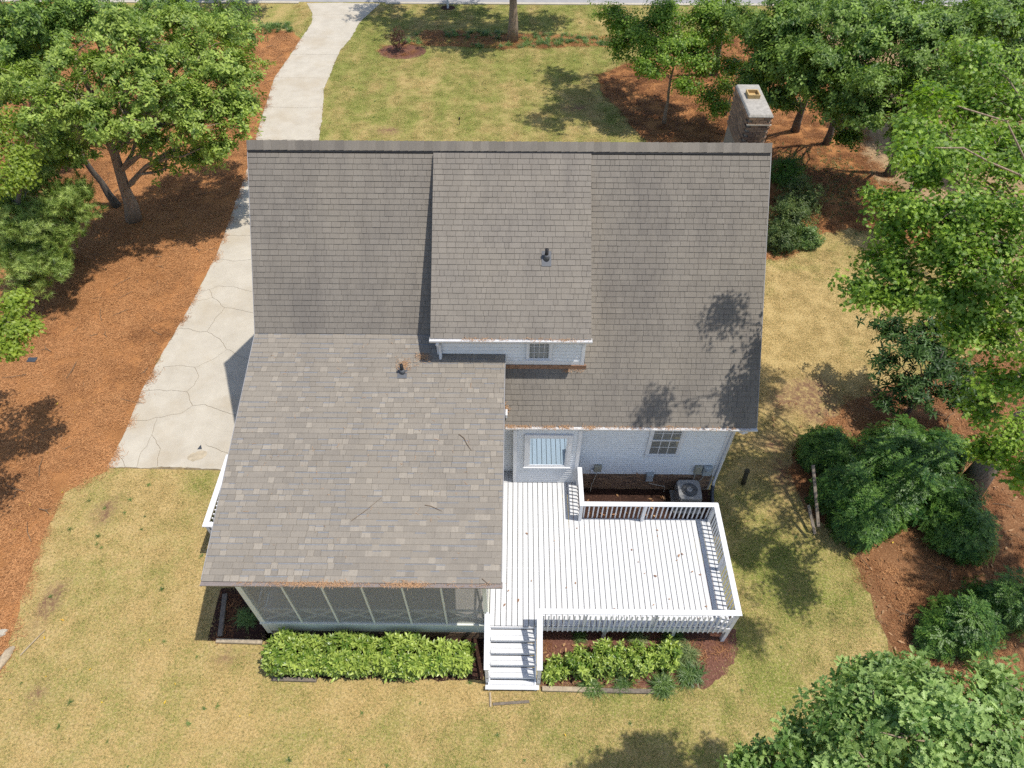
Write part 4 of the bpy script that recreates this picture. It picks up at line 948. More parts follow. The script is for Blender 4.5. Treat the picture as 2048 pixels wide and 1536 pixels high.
# stairs
mb = MB(); NT = 5; YS = [-4.735, -5.02, -5.28, -5.52, -5.78, -6.02]; ZS = [.79, .632, .474, .316, .160]
sl_ = [(YS[0], .90), (YS[0], .55), (-5.90, .0), (-6.0, .0), (-6.0, .12)]
for xx in (-.62, .545): mb.prism(sl_, 'x', xx, xx+.045)
stair = part('staircase', mb, M_TRIM, deck)
for k in range(NT):
    x0, x1 = (-.575, .58) if k < 4 else (-.695, .665); y1, y0 = YS[k]-.012, YS[k+1]; ym = (y0+y1)/2
    for ya, yb in ((y0, ym-.002), (ym+.002, y1)):
        if k == 4 and ya != y0: x0, x1 = -.575, .58
        m = MB(); m.box(x0, x1, ya, yb, ZS[k]-.036, ZS[k], random.random()); bevel(part('tread', m, M_DECK, stair), .004)
for k in range(NT):
    m = MB(); zt = (ZD if k == 0 else ZS[k-1])-.062; m.box(-.575, .543, YS[k]+.012, YS[k]+.03, ZS[k]-.03, zt); part('riser', m, M_TRIM, stair)
def stair_rail(x0, x1):
    m = MB(); ya, za, yb, zb = -4.735, RT-.01, -5.86, 1.12
    m.hexa([(x0, yb, zb-.038), (x1, yb, zb-.038), (x1, ya, za-.038), (x0, ya, za-.038), (x0, yb, zb), (x1, yb, zb), (x1, ya, za), (x0, ya, za)]); part('rail_cap', m, M_TRIM, stair)
    m = MB(); o = -.62; xm = (x0+x1)/2; m.hexa([(xm-.02, yb, zb+o-.05), (xm+.02, yb, zb+o-.05), (xm+.02, ya, za+o-.05), (xm-.02, ya, za+o-.05), (xm-.02, yb, zb+o), (xm+.02, yb, zb+o), (xm+.02, ya, za+o), (xm-.02, ya, za+o)]); part('bottom_rail', m, M_TRIM, stair)
    m = MB(); m.box(xm-.042, xm+.042, -5.86, -5.776, .0, 1.09); part('post', m, M_TRIM, stair)
    b = baluster_mesh(.60)
    for i in range(8):
        y = -4.86-i*.125; t = (y-ya)/(yb-ya); place('baluster', b, stair, (xm, y, za+(zb-za)*t-.645))
stair_rail(-.705, -.578); stair_rail(.582, .72)
mb = MB(); mb.box(-.66, -.60, -4.735, -4.70, 0, RT-.01); part('post', mb, M_TRIM, stair)

# small side landing on the left of the porch
sd = thing('side_landing', 'small white railed landing beside the left porch wall, by the driveway', 'landing', (-7.4, -1.2, 0))
LX, LY0, LY1 = -8.36, -2.42, -.08
for i in range(12):
    x = LX+.06+i*.1445; mb = MB(); mb.box(x, x+.1375, LY0+.06, LY1, ZD-.036, ZD, random.random()); part('deck_board', mb, M_DECK, sd)
mb = MB(); mb.box(LX, LX+.15, LY0, LY1, RT-.038, RT); part('rail_cap', mb, M_TRIM, sd)
mb = MB(); mb.box(LX+.151, XW1-.03, LY0, LY0+.14, RT-.038, RT); part('rail_cap', mb, M_TRIM, sd)
mb = MB(); mb.box(LX+.03, LX+.055, LY0+.03, LY1, .70, .908); mb.box(LX+.056, XW1-.03, LY0+.03, LY0+.055, .70, .908); part('rim_board', mb, M_TRIM, sd)
for x, y in ((LX+.09, LY0+.09), (LX+.09, LY1-.06), (XW1-.10, LY0+.09)): mb = MB(); mb.box(x-.045, x+.045, y-.045, y+.045, 0, RT-.039); part('post', mb, M_TRIM, sd)
for i in range(17): place('baluster', BA, sd, (LX+.185, LY0+.16+i*.128, .73))
for i in range(12): place('baluster', BA, sd, (LX+.24+i*.128, LY0+.012, .73))

# ------------------------------------------------------------------ condenser and wall boxes
AX, AY, AW = 5.205, -.48, .335
ac = thing('air_conditioner', 'grey outdoor air conditioning unit with round fan grille beside the brick foundation', 'air conditioner', (AX, AY, 0))
mb = MB(); mb.box(AX-.42, AX+.42, AY-.40, AY+.40, 0, .075); part('pad', mb, M_CAP, ac)
def rrect(cx, cy, w, r, n=5):
    out = []
    for q, (sx, sy) in enumerate(((1, 1), (-1, 1), (-1, -1), (1, -1))):
        for i in range(n): a = math.pi/2*(q+i/(n-1)); out.append((cx+sx*(w-r)+r*math.cos(a), cy+sy*(w-r)+r*math.sin(a)))
    return out
mb = MB(); mb.prism(rrect(AX, AY, AW-.02, .06), 'z', .076, .70); part('cabinet', mb, M_ACD, ac)
mb = MB()
for i in range(16):
    o = -AW+.05+i*(2*AW-.1)/15
    for dx_, dy_ in ((o, -AW+.008), (o, AW-.008)): mb.box(AX+dx_-.012, AX+dx_+.012, AY+dy_-.012, AY+dy_+.012, .10, .69)
    for dx_, dy_ in ((-AW+.008, o), (AW-.008, o)): mb.box(AX+dx_-.012, AX+dx_+.012, AY+dy_-.012, AY+dy_+.012, .10, .69)
part('louver', mb, M_ACG, ac, kind='stuff')
NN = 40; R0 = .245; outer = []; inner = []
for i in range(NN):
    a_ = 2*math.pi*i/NN; c_, s_ = math.cos(a_), math.sin(a_); k_ = AW/((abs(c_)**7+abs(s_)**7)**(1/7)); outer.append((AX+k_*c_, AY+k_*s_)); inner.append((AX+R0*c_, AY+R0*s_))
mb = MB()
for i in range(NN):
    j = (i+1) % NN
    mb.face([(*outer[i], .75), (*outer[j], .75), (*inner[j], .735), (*inner[i], .735)]); mb.face([(*outer[i], .69), (*outer[j], .69), (*outer[j], .75), (*outer[i], .75)]); mb.face([(*inner[i], .735), (*inner[j], .735), (*inner[j], .58), (*inner[i], .58)])
part('top_panel', mb, M_ACG, ac)
mb = MB(); mb.face([(AX+R0*math.cos(a), AY+R0*math.sin(a), .585) for a in np.linspace(0, 6.283, 25)[:-1]]); part('fan_well', mb, M_ACD, ac)
for k in range(3):
    a = k*2.094+.4; mb = MB(); p = lambda r, t, z: (AX+r*math.cos(t), AY+r*math.sin(t), z); mb.face([p(.07, a-.3, .63), p(.22, a-.25, .62), p(.23, a+.55, .66), p(.07, a+.5, .66)]); part('fan_blade', mb, M_UTIL, ac)
for r in np.linspace(.10, .235, 7):
    mb = MB(); mb.tube([(AX+r*math.cos(a), AY+r*math.sin(a), .735+.02*(1-r/.24)) for a in np.linspace(0, 6.283, 33)], .0035, 4, cap=False); part('grille_ring', mb, M_ACG, ac)
mb = MB(); mb.tube([(AX, AY, .70), (AX, AY, .762), (AX, AY, .772)], [.085, .085, .06], 16); part('motor_cover', mb, M_ACG, ac)
def wallbox(name, x0, x1, z0, z1, d, mat, label, cat, extra=None):
    m = MB(); m.box(x0, x1, -.028-d, -.028, z0, z1); t = thing(name, label, cat, ((x0+x1)/2, -.05, z0)); bevel(part('case', m, mat, t), .012, 2)
    m = MB(); m.box(x0+.015, x1-.015, -.028-d-.008, -.028-d-.001, z0+.02, z1-.03); part('lid', m, mat, t)
    if extra: extra(t)
    return t
def pipe_to_ground(x0, xe=None):
    def f(t): m = MB(); m.tube([(x0, -.07, ZBX), (x0, -.07, ZBX-.2), ((xe or x0), -.10, .3), ((xe or x0), -.14, .05)], .011, 6); part('cable', m, M_CABLE, t)
    return f
ZBX = 1.08; wallbox('telephone_box', 2.36, 2.57, 1.09, 1.36, .09, M_BEIGE, 'beige telephone box low on the white wall near the bay', 'utility box', pipe_to_ground(2.45, 2.35))
wallbox('cable_box', 2.26, 2.35, .98, 1.13, .06, M_TRIM, 'small white box beside the beige telephone box', 'utility box')
ZBX = .62; wallbox('disconnect_box', 3.95, 4.16, .63, .98, .12, M_UTIL, 'grey metal disconnect box on the brick foundation under the window', 'utility box', pipe_to_ground(4.1, 4.6))
ZBX = 1.0; wallbox('timer_box', 5.33, 5.53, 1.02, 1.37, .10, M_BEIGE, 'beige box on the wall above the air conditioner', 'utility box', pipe_to_ground(5.40))
def dial(t): m = MB(); m.tube([(5.71, -.13, 1.26), (5.71, -.22, 1.26)], .075, 16); part('meter', m, M_UTIL, t); pipe_to_ground(5.66, 5.45)(t)
ZBX = .95; wallbox('electric_meter', 5.58, 5.84, .95, 1.36, .11, M_UTIL, 'blue grey electric meter box beside the corner downspout', 'utility box', dial)
t = thing('spigot', 'small rusty garden tap under the white siding', 'tap', (3.66, -.05, .9)); mb = MB(); mb.tube([(3.66, -.03, .93), (3.66, -.12, .93), (3.66, -.14, .86)], .016, 7); part('spout', mb, M_FLASH, t); mb = MB(); mb.tube([(3.66, -.11, .945), (3.66, -.11, .99)], .035, 8); part('handle', mb, M_FLASH, t)

# ------------------------------------------------------------------ timbers, planks and odds and ends
def timber(name, a, b, w, h, mat, label, cat='timber', z=0.0, z2=None):
    a = Vector((a[0], a[1], 0)); b = Vector((b[0], b[1], 0)); d = (b-a).normalized(); s = Vector((-d.y, d.x, 0))*w/2; z2 = z if z2 is None else z2; m = MB()
    m.hexa([tuple(a-s+Vector((0, 0, z))), tuple(b-s+Vector((0, 0, z2))), tuple(b+s+Vector((0, 0, z2))), tuple(a+s+Vector((0, 0, z))), tuple(a-s+Vector((0, 0, z+h))), tuple(b-s+Vector((0, 0, z2+h))), tuple(b+s+Vector((0, 0, z2+h))), tuple(a+s+Vector((0, 0, z+h)))])
    return bevel(single(name, m, mat, label, cat), .015, 2)
timber('landscape_timber', at(452, 1190)[:2], at(442, 1274)[:2], .13, .11, M_WOODG, 'dark timber running from the porch corner along the mulch bed', z=0)
timber('landscape_timber', at(434, 1283)[:2], at(526, 1286)[:2], .11, .10, M_WOODL, 'pale timber at the front of the small mulch bed left of the hedge')
timber('landscape_timber', (-6.15, -5.78), (-5.0, -5.80), .10, .09, M_WOODG, 'dark timber edging below the left end of the lime hedge')
timber('landscape_timber', (.74, -5.96), (2.1, -5.98), .12, .10, M_WOODL, 'pale edging timber right of the stairs in front of the bushes')
timber('landscape_timber', (2.12, -5.99), (3.6, -6.0), .11, .09, M_WOODG, 'grey edging timber between two lilyturf clumps by the bed')
timber('step_timber', (-.5, -6.33), (.42, -6.26), .07, .04, M_WOODG, 'thin weathered board in the soil below the bottom stair tread')
timber('step_timber', (-.57, -6.05), (-.55, -6.40), .05, .05, M_WOODL, 'short upright board end at the left foot of the stairs')
timber('plank', at(1630, 1068, .3)[:2], at(1617, 1010, .8)[:2], .10, .035, M_WOODG, 'shorter weathered grey plank propped against the front of the shrubs', 'plank', .28, .78)
timber('plank', at(1637, 1054, .4)[:2], at(1626, 930, 1.25)[:2], .10, .04, M_WOODG, 'longer weathered plank leaning up over the shrubs', 'plank', .38, 1.23)
t = thing('log_post', 'short dark wooden post standing alone in the grass right of the house', 'post', (*at(1486, 967)[:2], 0)); q = at(1486, 967); mb = MB(); mb.tube([(q[0], q[1], 0), (q[0]-.02, q[1], .3), (q[0]-.03, q[1]+.03, .62)], [.075, .07, .065], 10); part('shaft', mb, M_LOGD, t, True)
mb = MB(); mb.tube([(q[0]-.03, q[1]+.03, .60), (q[0]-.03, q[1]+.03, .68)], [.088, .08], 9); part('cap', mb, M_LOGD, t)
def stone(name, c, rx, ry, h, mat, label, ang=0.0, cat='stone'):
    bm = bmesh.new(); bmesh.ops.create_icosphere(bm, subdivisions=2, radius=1.0); r = random.Random(name+label); ca, sa = math.cos(ang), math.sin(ang)
    for v in bm.verts:
        k = 1+r.uniform(-.18, .18); xx, yy = v.co.x*rx*k, v.co.y*ry*k; v.co = (c[0]*0+xx*ca-yy*sa, xx*sa+yy*ca, max(-.02, v.co.z*h*k+h*.4))
    me = bpy.data.meshes.new(name); bm.to_mesh(me); bm.free(); me.materials.append(mat); place(name, me, None, (c[0], c[1], 0), None, label, cat)
stone('split_log', at(8, 1322), .12, .42, .10, M_WOODL, 'pale split log end at the lower left lawn edge', -.2, 'log'); stone('stone', at(2, 1268), .18, .10, .09, M_STONE, 'pale stone at the left picture edge on bare soil', .4)
def stick(name, pts, r, label, mat=M_TWIG, cat='twig'):
    m = MB(); m.tube(pts, [r]*(len(pts)-1)+[r*.4], 6); single(name, m, mat, label, cat)
stick('stick', [at(40, 1311, .03), at(62, 1288, .05), at(90, 1260, .03)], .016, 'straight pale stick lying on the lower left lawn', M_WOODL)
stick('stick', [at(228, 793, .04), at(250, 800, .06), at(284, 806, .05)], .012, 'thin dark stick on the pine straw by the driveway edge')
def onadd(u, v, lift=.03):
    k = _fw+_rt*(u-1024)/F_PX+_up*(768-v)/F_PX; s = (ZAE+M2*(CAM[1]-YAE)-CAM[2]+lift)/(k[2]-M2*k[1]); q = CAM+k*s; return (float(q[0]), float(q[1]), float(q[2]))
stick('twig', [onadd(918, 868), onadd(928, 876), onadd(934, 888), onadd(943, 901)], .008, 'curved brown twig on the upper right of the porch roof')
stick('twig', [onadd(702, 1042), onadd(730, 1022), onadd(763, 995)], .005, 'long thin twig across the middle of the porch roof')
stick('twig', [onadd(850, 1010), onadd(862, 1012), onadd(884, 1022)], .008, 'forked twig on the porch roof right of the middle')
stick('twig', [onadd(1140-176, 1157), onadd(974, 1166), onadd(980, 1172, .08)], .006, 'small twig caught at the right end of the brown gutter')
q = at(66, 722); mb = MB(); mb.box(q[0]-.16, q[0]+.16, q[1]-.11, q[1]+.11, 0, .09); bevel(single('valve_box', mb, M_DPIPE, 'dark rectangular valve box lid in the pine straw', 'valve box'), .02, 2)
q = at(919, 250); t = thing('garden_stake', 'thin black stake standing in the front lawn beyond the ridge', 'stake', (q[0], q[1], 0)); mb = MB(); mb.tube([q, (q[0], q[1], .34)], .012, 6); part('rod', mb, M_BLACK, t); mb = MB(); mb.tube([(q[0], q[1], .30), (q[0]+.02, q[1], .42)], [.05, .03], 8); part('head', mb, M_BLACK, t)
q = at(896, 16); t = thing('mailbox_post', 'white post by the street in a ring of mulch', 'post', (q[0], q[1], 0)); mb = MB(); mb.box(q[0]-.06, q[0]+.06, q[1]-.06, q[1]+.06, 0, 1.2); part('post', mb, M_TRIM, t); mb = MB(); mb.box(q[0]-.12, q[0]+.12, q[1]-.28, q[1]+.28, 1.2, 1.45); part('mailbox', mb, M_ACD, t)
lp = np.array([(random.uniform(-.4, 5.2), random.uniform(-4.5, -1.8), ZD+.006) for _ in range(26)]); n = len(lp)
scatter('deck_litter', [leaf_single(.05, ELL, .2, 8), leaf_single(.06, OAKL, .1, 9), leaf_single(.035, ELL, .6, 9)], lp, np.stack([np.zeros(n), np.zeros(n), rng.uniform(0, 6.28, n)], 1), rng.uniform(.9, 1.8, n), M_FALL, label='few tiny dry leaves lying on the white deck boards', cat='leaves')
lp = [at(1004, 1298, .50), at(1013, 1298, .50)]
scatter('stair_leaves', [leaf_single(.10, MAPL, .2, 8)], lp, [(0, 0, .4), (0, 0, 2.2)], [1.0, .95], M_MAPLE, label='two green maple leaves on the second stair tread', cat='leaves')

# ------------------------------------------------------------------ shrubs and plants
def stems(mb, base, tips, r=.018):
    for tp in tips:
        b = Vector(base)+Vector((random.gauss(0, .05), random.gauss(0, .05), 0)); m_ = (b+Vector(tp))/2+Vector((random.gauss(0, .05), random.gauss(0, .05), .05)); mb.tube([b, m_, tp], [r, r*.75, r*.4], 5)
def dome_points(c, rx, ry, rz, n, rmin=.72, low=-.35):
    out = []; nr = []
    while len(out) < n:
        v = np.array([random.gauss(0, 1), random.gauss(0, 1), random.gauss(0, 1)]); v /= np.linalg.norm(v)
        if v[2] < low: continue
        lump = 1+.36*math.sin(v[0]*6+c[0]*3)*math.sin(v[1]*6+c[1]*2)+.16*math.sin(v[2]*9+c[0])
        k = (rmin+(1-rmin)*random.random()**.6)*lump; out.append((c[0]+v[0]*rx*k, c[1]+v[1]*ry*k, max(.04, c[2]+v[2]*rz*k))); nr.append((v[0], v[1], v[2]+.55))
    return out, nr
def shrub(name, label, cat, base, rx, ry, rz, n, kind, mat, scale=1.0, group=None, zc=None, inner=True):
    t = thing(name, label, cat, (base[0], base[1], 0), group); zc = rz*.55 if zc is None else zc
    p, nr = dome_points((base[0], base[1], zc), rx, ry, rz, n)
    p3, n3 = dome_points((base[0], base[1], zc), rx*1.2, ry*1.2, rz*1.22, n//9, .8, 0); p += p3; nr += n3
    if inner:
        p2, n2 = dome_points((base[0], base[1], zc), rx*.72, ry*.72, rz*.72, n//3, .4); p += p2; nr += n2
    scatter('foliage', sprigs(kind), p, eul_from_normals(nr), scale*rng.uniform(.8, 1.25, len(p)), mat, t)
    mb = MB(); stems(mb, (base[0], base[1], 0), [random.choice(p) for _ in range(14)]); part('stems', mb, M_BARKD, t, kind='stuff'); return t
# lime hedge: rounded box, lower and narrower at its right end
hd = thing('hedge', 'long clipped hedge of bright lime leaves in front of the screened porch', 'hedge', (-3.6, -5.25, 0)); p = []; nr = []
while len(p) < 1500:
    u = random.random(); x = -6.25+5.2*u; w = .43-.16*max(0, (u-.72)/.28); h = .80-.22*max(0, (u-.75)/.25)+.05*math.sin(u*23); yc = -5.27-.05*u
    a = random.uniform(-.25, math.pi+.25); e = abs(math.sin(a))**.5*(1 if math.sin(a) > 0 else -1); c_ = math.copysign(abs(math.cos(a))**.55, math.cos(a)); k = random.uniform(.72, 1.06)*(1+.10*math.sin(x*4.1)+.06*math.sin(x*9.7+1))
    dx_ = 0
    if u < .05: dx_ = -.6
    if u > .95: dx_ = .6
    z = .12+(h-.1)*max(0, e)*k
    if e < 0: z = .12+random.uniform(0, .2)
    p.append((x, yc+c_*w*k, z)); nr.append((dx_+random.gauss(0, .15), c_*.8+random.gauss(0, .15), max(0, e)+.5))
scatter('foliage', sprigs('whorl'), p, eul_from_normals(nr), 1.15*rng.uniform(.8, 1.25, len(p)), M_HEDGE, hd)
mb = MB()
for i in range(9): stems(mb, (-6.0+i*.6, -5.25, 0), [random.choice(p) for _ in range(1)]+[(-6.0+i*.6+random.gauss(0, .15), -5.25+random.gauss(0, .12), .6) for _ in range(6)], .014)
part('stems', mb, M_BARKD, hd, kind='stuff')
gl = ['leftmost small glossy bush right of the stairs, nearest the stair post', 'low glossy yellow green bush second from the stairs', 'taller glossy yellow green bush in the middle of the bed below the deck', 'full glossy bush fourth from the stairs, left of the lilyturf', 'rightmost glossy bush behind the big lilyturf clump']
for i, (x, y, rx, rz) in enumerate(((1.12, -5.55, .32, .34), (1.75, -5.42, .42, .46), (2.45, -5.30, .45, .55), (3.2, -5.35, .45, .56), (3.85, -5.25, .42, .50))): shrub('gardenia_bush', gl[i], 'bush', (x, y), rx, rx*.85, rz, 105, 'whorl', M_HEDGE, 1.0, 'glossy bushes below the deck')
# lilyturf
ll = [(at(1180, 1372), 'lilyturf clump at the bed edge nearest the stairs', M_LIRI, 1.0), (at(1245, 1368), 'lilyturf clump at the bed edge, second from the stairs', M_LIRI, .9), (at(1330, 1372), 'big dark lilyturf clump at the front right corner of the bed', M_LIRI, 1.15),
      (at(1375, 1350), 'big lilyturf clump spilling over the right end of the bed', M_LIRI, 1.2), (at(1372, 1312), 'pale yellowed lilyturf clump at the right end of the bed', M_LIRIY, 1.1), (at(1345, 1278), 'bright lilyturf clump close under the deck railing', M_LIRI, 1.05), (at(1272, 1278), 'pale grey green lilyturf clump under the deck railing, middle', M_LIRIY, .95), (at(1160, 1276), 'small lilyturf clump under the deck railing near the stairs', M_LIRI, .75), (at(494, 1240), 'dark lilyturf clump in the mulch at the left porch corner', M_LIRI, 1.0)]
for (q, lb, mt, s) in ll:
    t = thing('lilyturf_clump', lb, 'grass clump', (q[0], q[1], 0), 'lilyturf clumps'); m_ = 14 if s > 1 else 9
    p = [(q[0]+random.gauss(0, .10*s), q[1]+random.gauss(0, .08*s), .0) for _ in range(m_)]
    scatter('blades', sprigs('liriope'), p, [(random.gauss(0, .25), random.gauss(0, .25), random.uniform(0, 6.28)) for _ in p], s*rng.uniform(.75, 1.1, len(p)), mt, t)
def strip_plants(name, poly, dens, lim, label, keep=lambda x, y: True):
    a, b = pts_in(poly, dens, lim); p = [(u, v, 0) for u, v in zip(a, b) if keep(u, v)]
    scatter(name, sprigs('liriope'), p, [(random.gauss(0, .25), random.gauss(0, .25), random.uniform(0, 6.28)) for _ in p], rng.uniform(.8, 1.25, len(p)), M_LIRI, label=label, cat='ground cover')
strip_plants('lilyturf_border', strip_front, 10, (-9, 8, 29, 36), 'dark green lilyturf border around the tree trunk in the front lawn', lambda x, y: vnoise(x, y*1.3, .75) > .38)
strip_plants('lilyturf_border', strip_left, 12, (-20, -12, 30, 37), 'dark green lilyturf patch by the street end of the driveway')
# nandina mass right of the house
nl = [((1655, 905), .85, 1.0, 'yellow tipped feathery shrub at the left corner of the shrub mass'), ((1790, 905), 1.0, 1.0, 'feathery dark shrub at the back of the mass under brown leaves'), ((1880, 915), .9, .9, 'feathery shrub at the back right, near the big trunk'), ((1690, 985), .9, 1.15, 'feathery shrub right behind the leaning planks'), ((1800, 995), 1.05, 1.2, 'tall feathery shrub in the centre of the mass'), ((1720, 1050), .85, 1.0, 'front left feathery shrub above the straw'),
      ((1895, 1020), .85, 1.0, 'feathery shrub in front of the big trunk'), ((1930, 1075), .85, .95, 'front right feathery shrub of the mass above the straw')]
nl += [((1745, 945), .8, 1.05, 'feathery shrub between the yellow tipped and the tall centre one'), ((1850, 955), .8, 1.05, 'feathery shrub between the tall centre one and the trunk'), ((1765, 1030), .75, .9, 'low feathery shrub at the front centre of the mass')]
for (u, v), r, h, lb in nl: q = at(u, v-8, h*.6); shrub('nandina_shrub', lb, 'shrub', q, r*.68, r*.60, h*.85, 280, 'nandina', M_NAND, 1.7, 'feathery shrubs right of the house', zc=h*.42)
for (u, v), r, h, lb in (((1920, 1255), .62, .85, 'round feathery shrub alone on the straw, lower right'), ((1998, 1215), .60, .85, 'round feathery shrub at the right edge beside a trunk'), ((1868, 1278), .34, .45, 'small low feathery shrub left of the round one')): q = at(u, v, h*.5); shrub('nandina_shrub', lb, 'shrub', q, r, r*.9, h, 260 if r > .5 else 100, 'nandina', M_NAND, 1.5, 'feathery shrubs on the lower right straw', zc=h*.42)
# azaleas by the right gable
az = [((1572, 345), .8, .9, M_NAND, 'bright green bush right of the roof below the chimney'), ((1600, 400), 1.0, .95, M_AZAL, 'dark small leaved bush right of the roof, widest one'), ((1580, 440), .8, .8, M_AZAL, 'small leaved bush right of the roof in the middle of the row'), ((1563, 478), .7, .75, M_HEDGE, 'yellowing small leaved bush at the near end of the row by the roof'), ((1615, 475), .55, .5, M_LIRI, 'low dark green bush beside the yellowing one')]
for (u, v), r, h, mt, lb in az: q = at(u, v, h*.6); shrub('azalea_bush', lb, 'bush', q, r, r, h, 420, 'azalea', M_AZAL if mt is M_HEDGE else mt, 1.5, 'bushes beside the right gable', zc=h*.45)
shrub('burgundy_shrub', 'small burgundy leaved shrub on a mulch mound by the front lawn', 'shrub', at(797, 92, .3), .55, .5, .75, 90, 'azalea', M_BURG, 1.4, zc=.55, inner=False)
q = at(134, 523); shrub('seedling', 'small dark green seedling shrub at the tip of the pine boughs', 'shrub', q, .45, .4, .4, 90, 'azalea', M_NAND, 1.5, inner=False)
a, b = rng.normal(15.2, 1.0, 420), rng.normal(16.8, 1.7, 420); p = np.stack([a, b, np.full(420, .06)], 1)
scatter('ground_ivy', sprigs('azalea'), p, np.stack([np.zeros(420), np.zeros(420), rng.uniform(0, 6, 420)], 1), rng.uniform(1, 2, 420), M_AZAL, label='patch of dark ground ivy on the straw beyond the right bushes', cat='ground cover')

# ------------------------------------------------------------------ trees
def limb(mb, a, b, r0, r1, sag=.0, n=5):
    a, b = Vector(a), Vector(b); L = (b-a).length; pts = []
    for i in range(n+1):
        t = i/n; q = a.lerp(b, t)+Vector((random.gauss(0, .05), random.gauss(0, .05), random.gauss(0, .04)))*L*.6*math.sin(math.pi*t)+Vector((0, 0, sag*L*math.sin(math.pi*t))); pts.append(q)
    mb.tube(pts, [r0+(r1-r0)*i/n for i in range(n+1)], 7 if r0 > .08 else 5)
    return pts
def tree(name, label, base, trunk_top, r0, blobs, kind, mat, bark=M_BARK, scale=1.0, dens=1.0, group=None, lean=(0, 0), flat=.62, sp0=.34, per=18):
    """blobs: (u, v, z, radius in photo pixels) or ('w', x, y, z, r) ; sprigs gather in clumps inside each blob"""
    t = thing(name, label, 'tree', (base[0], base[1], 0), group)
    W = []
    for b in blobs:
        if b[0] == 'w': W.append((np.array(b[1:4]), b[4]))
        else: q = at(b[0], b[1], b[2]); W.append((np.array(q), b[3]*depth_of(q)/F_PX))
    top = Vector(trunk_top); bs = Vector((base[0], base[1], 0)); mb = MB(); n = 9; tp = []
    for i in range(n+1):
        s = i/n; tp.append(bs.lerp(top, s)+Vector((lean[0]*math.sin(math.pi*s), lean[1]*math.sin(math.pi*s), 0))+Vector((random.gauss(0, .03), random.gauss(0, .03), 0))*(1 if 0 < i < n else 0))
    rad = [r0*(1.35 if i == 0 else 1.08 if i == 1 else 1-.72*i/n) for i in range(n+1)]
    mb.tube(tp, rad, 11); part('trunk', mb, bark, t, True)
    mb = MB(); P_, N_ = [], []
    for c, r in W:
        cz = Vector(c); best = min(range(2, n+1), key=lambda i: abs(tp[i].z-(cz.z-.55*(Vector((cz.x, cz.y, 0))-Vector((tp[i].x, tp[i].y, 0))).length)))
        L = (cz-tp[best]).length; rr = max(.03, min(rad[best]*.6, .035+.018*L)); lp_ = limb(mb, tp[best], cz, rr*(.42 if kind == 'maple' else .7), .012, .07, 7)
        if L > 1.6:
            for i_ in range(3, 7):
                for _ in range(per//3):
                    o = np.array([random.gauss(0, sp0), random.gauss(0, sp0), random.gauss(.05, .12)]); P_.append(np.array(lp_[i_])+o); N_.append((o[0]+random.gauss(0, .3), o[1]+random.gauss(0, .3), .8))
        nc = max(5, int(10*r*r*dens)+2)
        for _ in range(nc):
            v = np.array([random.gauss(0, 1), random.gauss(0, 1), random.gauss(0, 1)]); v /= np.linalg.norm(v); k = random.random()**.38
            cc = c+v*np.array([r, r, r*flat])*k; limb(mb, cz.lerp(Vector(cc), .25), cc, .018, .006, .03, 3)
            m_ = max(5, int(per*random.uniform(.5, 1.4))); sp = sp0*random.uniform(.6, 1.25)
            for _ in range(m_):
                o = np.array([random.gauss(0, sp), random.gauss(0, sp), random.gauss(0, sp*.34)]); q = cc+o; P_.append(q)
                N_.append((v[0]*.7+o[0]*.5+random.gauss(0, .3), v[1]*.7+o[1]*.5+random.gauss(0, .3), .75+max(-.3, v[2]*.5)+random.gauss(0, .2)))
    part('branches', mb, bark, t, kind='stuff')
    scatter('crown', sprigs(kind), P_, eul_from_normals(N_), scale*rng.uniform(.8, 1.25, len(P_)), mat, t)
    return t
g = lambda u, v: at(u, v)
# left side
b = g(268, 440); tree('oak_tree', 'tall oak with light brown leaning trunk standing in the pine straw left of the driveway', b, at(150, 110, 7.2), .26,
    [(440, 190, 5.6, 62), (480, 120, 6, 45), (400, 255, 5.2, 50), (345, 200, 6.2, 62), (400, 110, 6.6, 66), (300, 130, 7, 60), (250, 235, 6.0, 55), (205, 270, 5.4, 42), (300, 285, 4.6, 36), (385, 300, 3.6, 36), (150, 190, 6.6, 60), (90, 200, 6.8, 48), (200, 120, 7.4, 60), (350, 45, 7.4, 60), (230, 50, 8, 55), (120, 110, 7.6, 45), (370, 165, 6.0, 60), (440, 130, 6.2, 55), (270, 180, 6.6, 60), (180, 230, 6.2, 50), (330, 90, 7.0, 60), (480, 200, 5.2, 40), (470, 250, 4.8, 30), (280, 90, 7.6, 60), (60, 250, 6.2, 45), (420, 220, 5.4, 50), (450, 60, 6.6, 50), (40, 150, 6, 50), (100, 290, 5, 40), (490, 160, 5.6, 24), (500, 215, 5, 18), (415, 320, 3.4, 14), (440, 290, 4.2, 16)], 'oak', M_OAK, lean=(.15, 0), scale=.98, dens=.85, sp0=.27, per=17)
b = g(235, 412); tree('oak_tree', 'smaller dark trunked oak leaning behind the tall oak in the straw', b, at(95, 190, 5.5), .15, [(110, 250, 5, 45), (60, 330, 4, 40), (150, 300, 4.2, 36), (30, 170, 6, 45)], 'oak', M_OAK, M_BARKD, lean=(-.3, .2), scale=1.05)
b = g(262, 240); tree('oak_tree', 'far oak behind the tall one, its trunk half hidden by leaves', b, at(170, 20, 5.6), .22, [(300, 20, 5, 60), (440, 25, 4.6, 50), (200, 30, 6, 60), (100, 40, 6, 55), (480, 70, 4, 34), (360, 15, 5, 50), (260, 60, 5, 50), (420, 60, 4.4, 36)], 'oak', M_OAKD, M_BARKD)
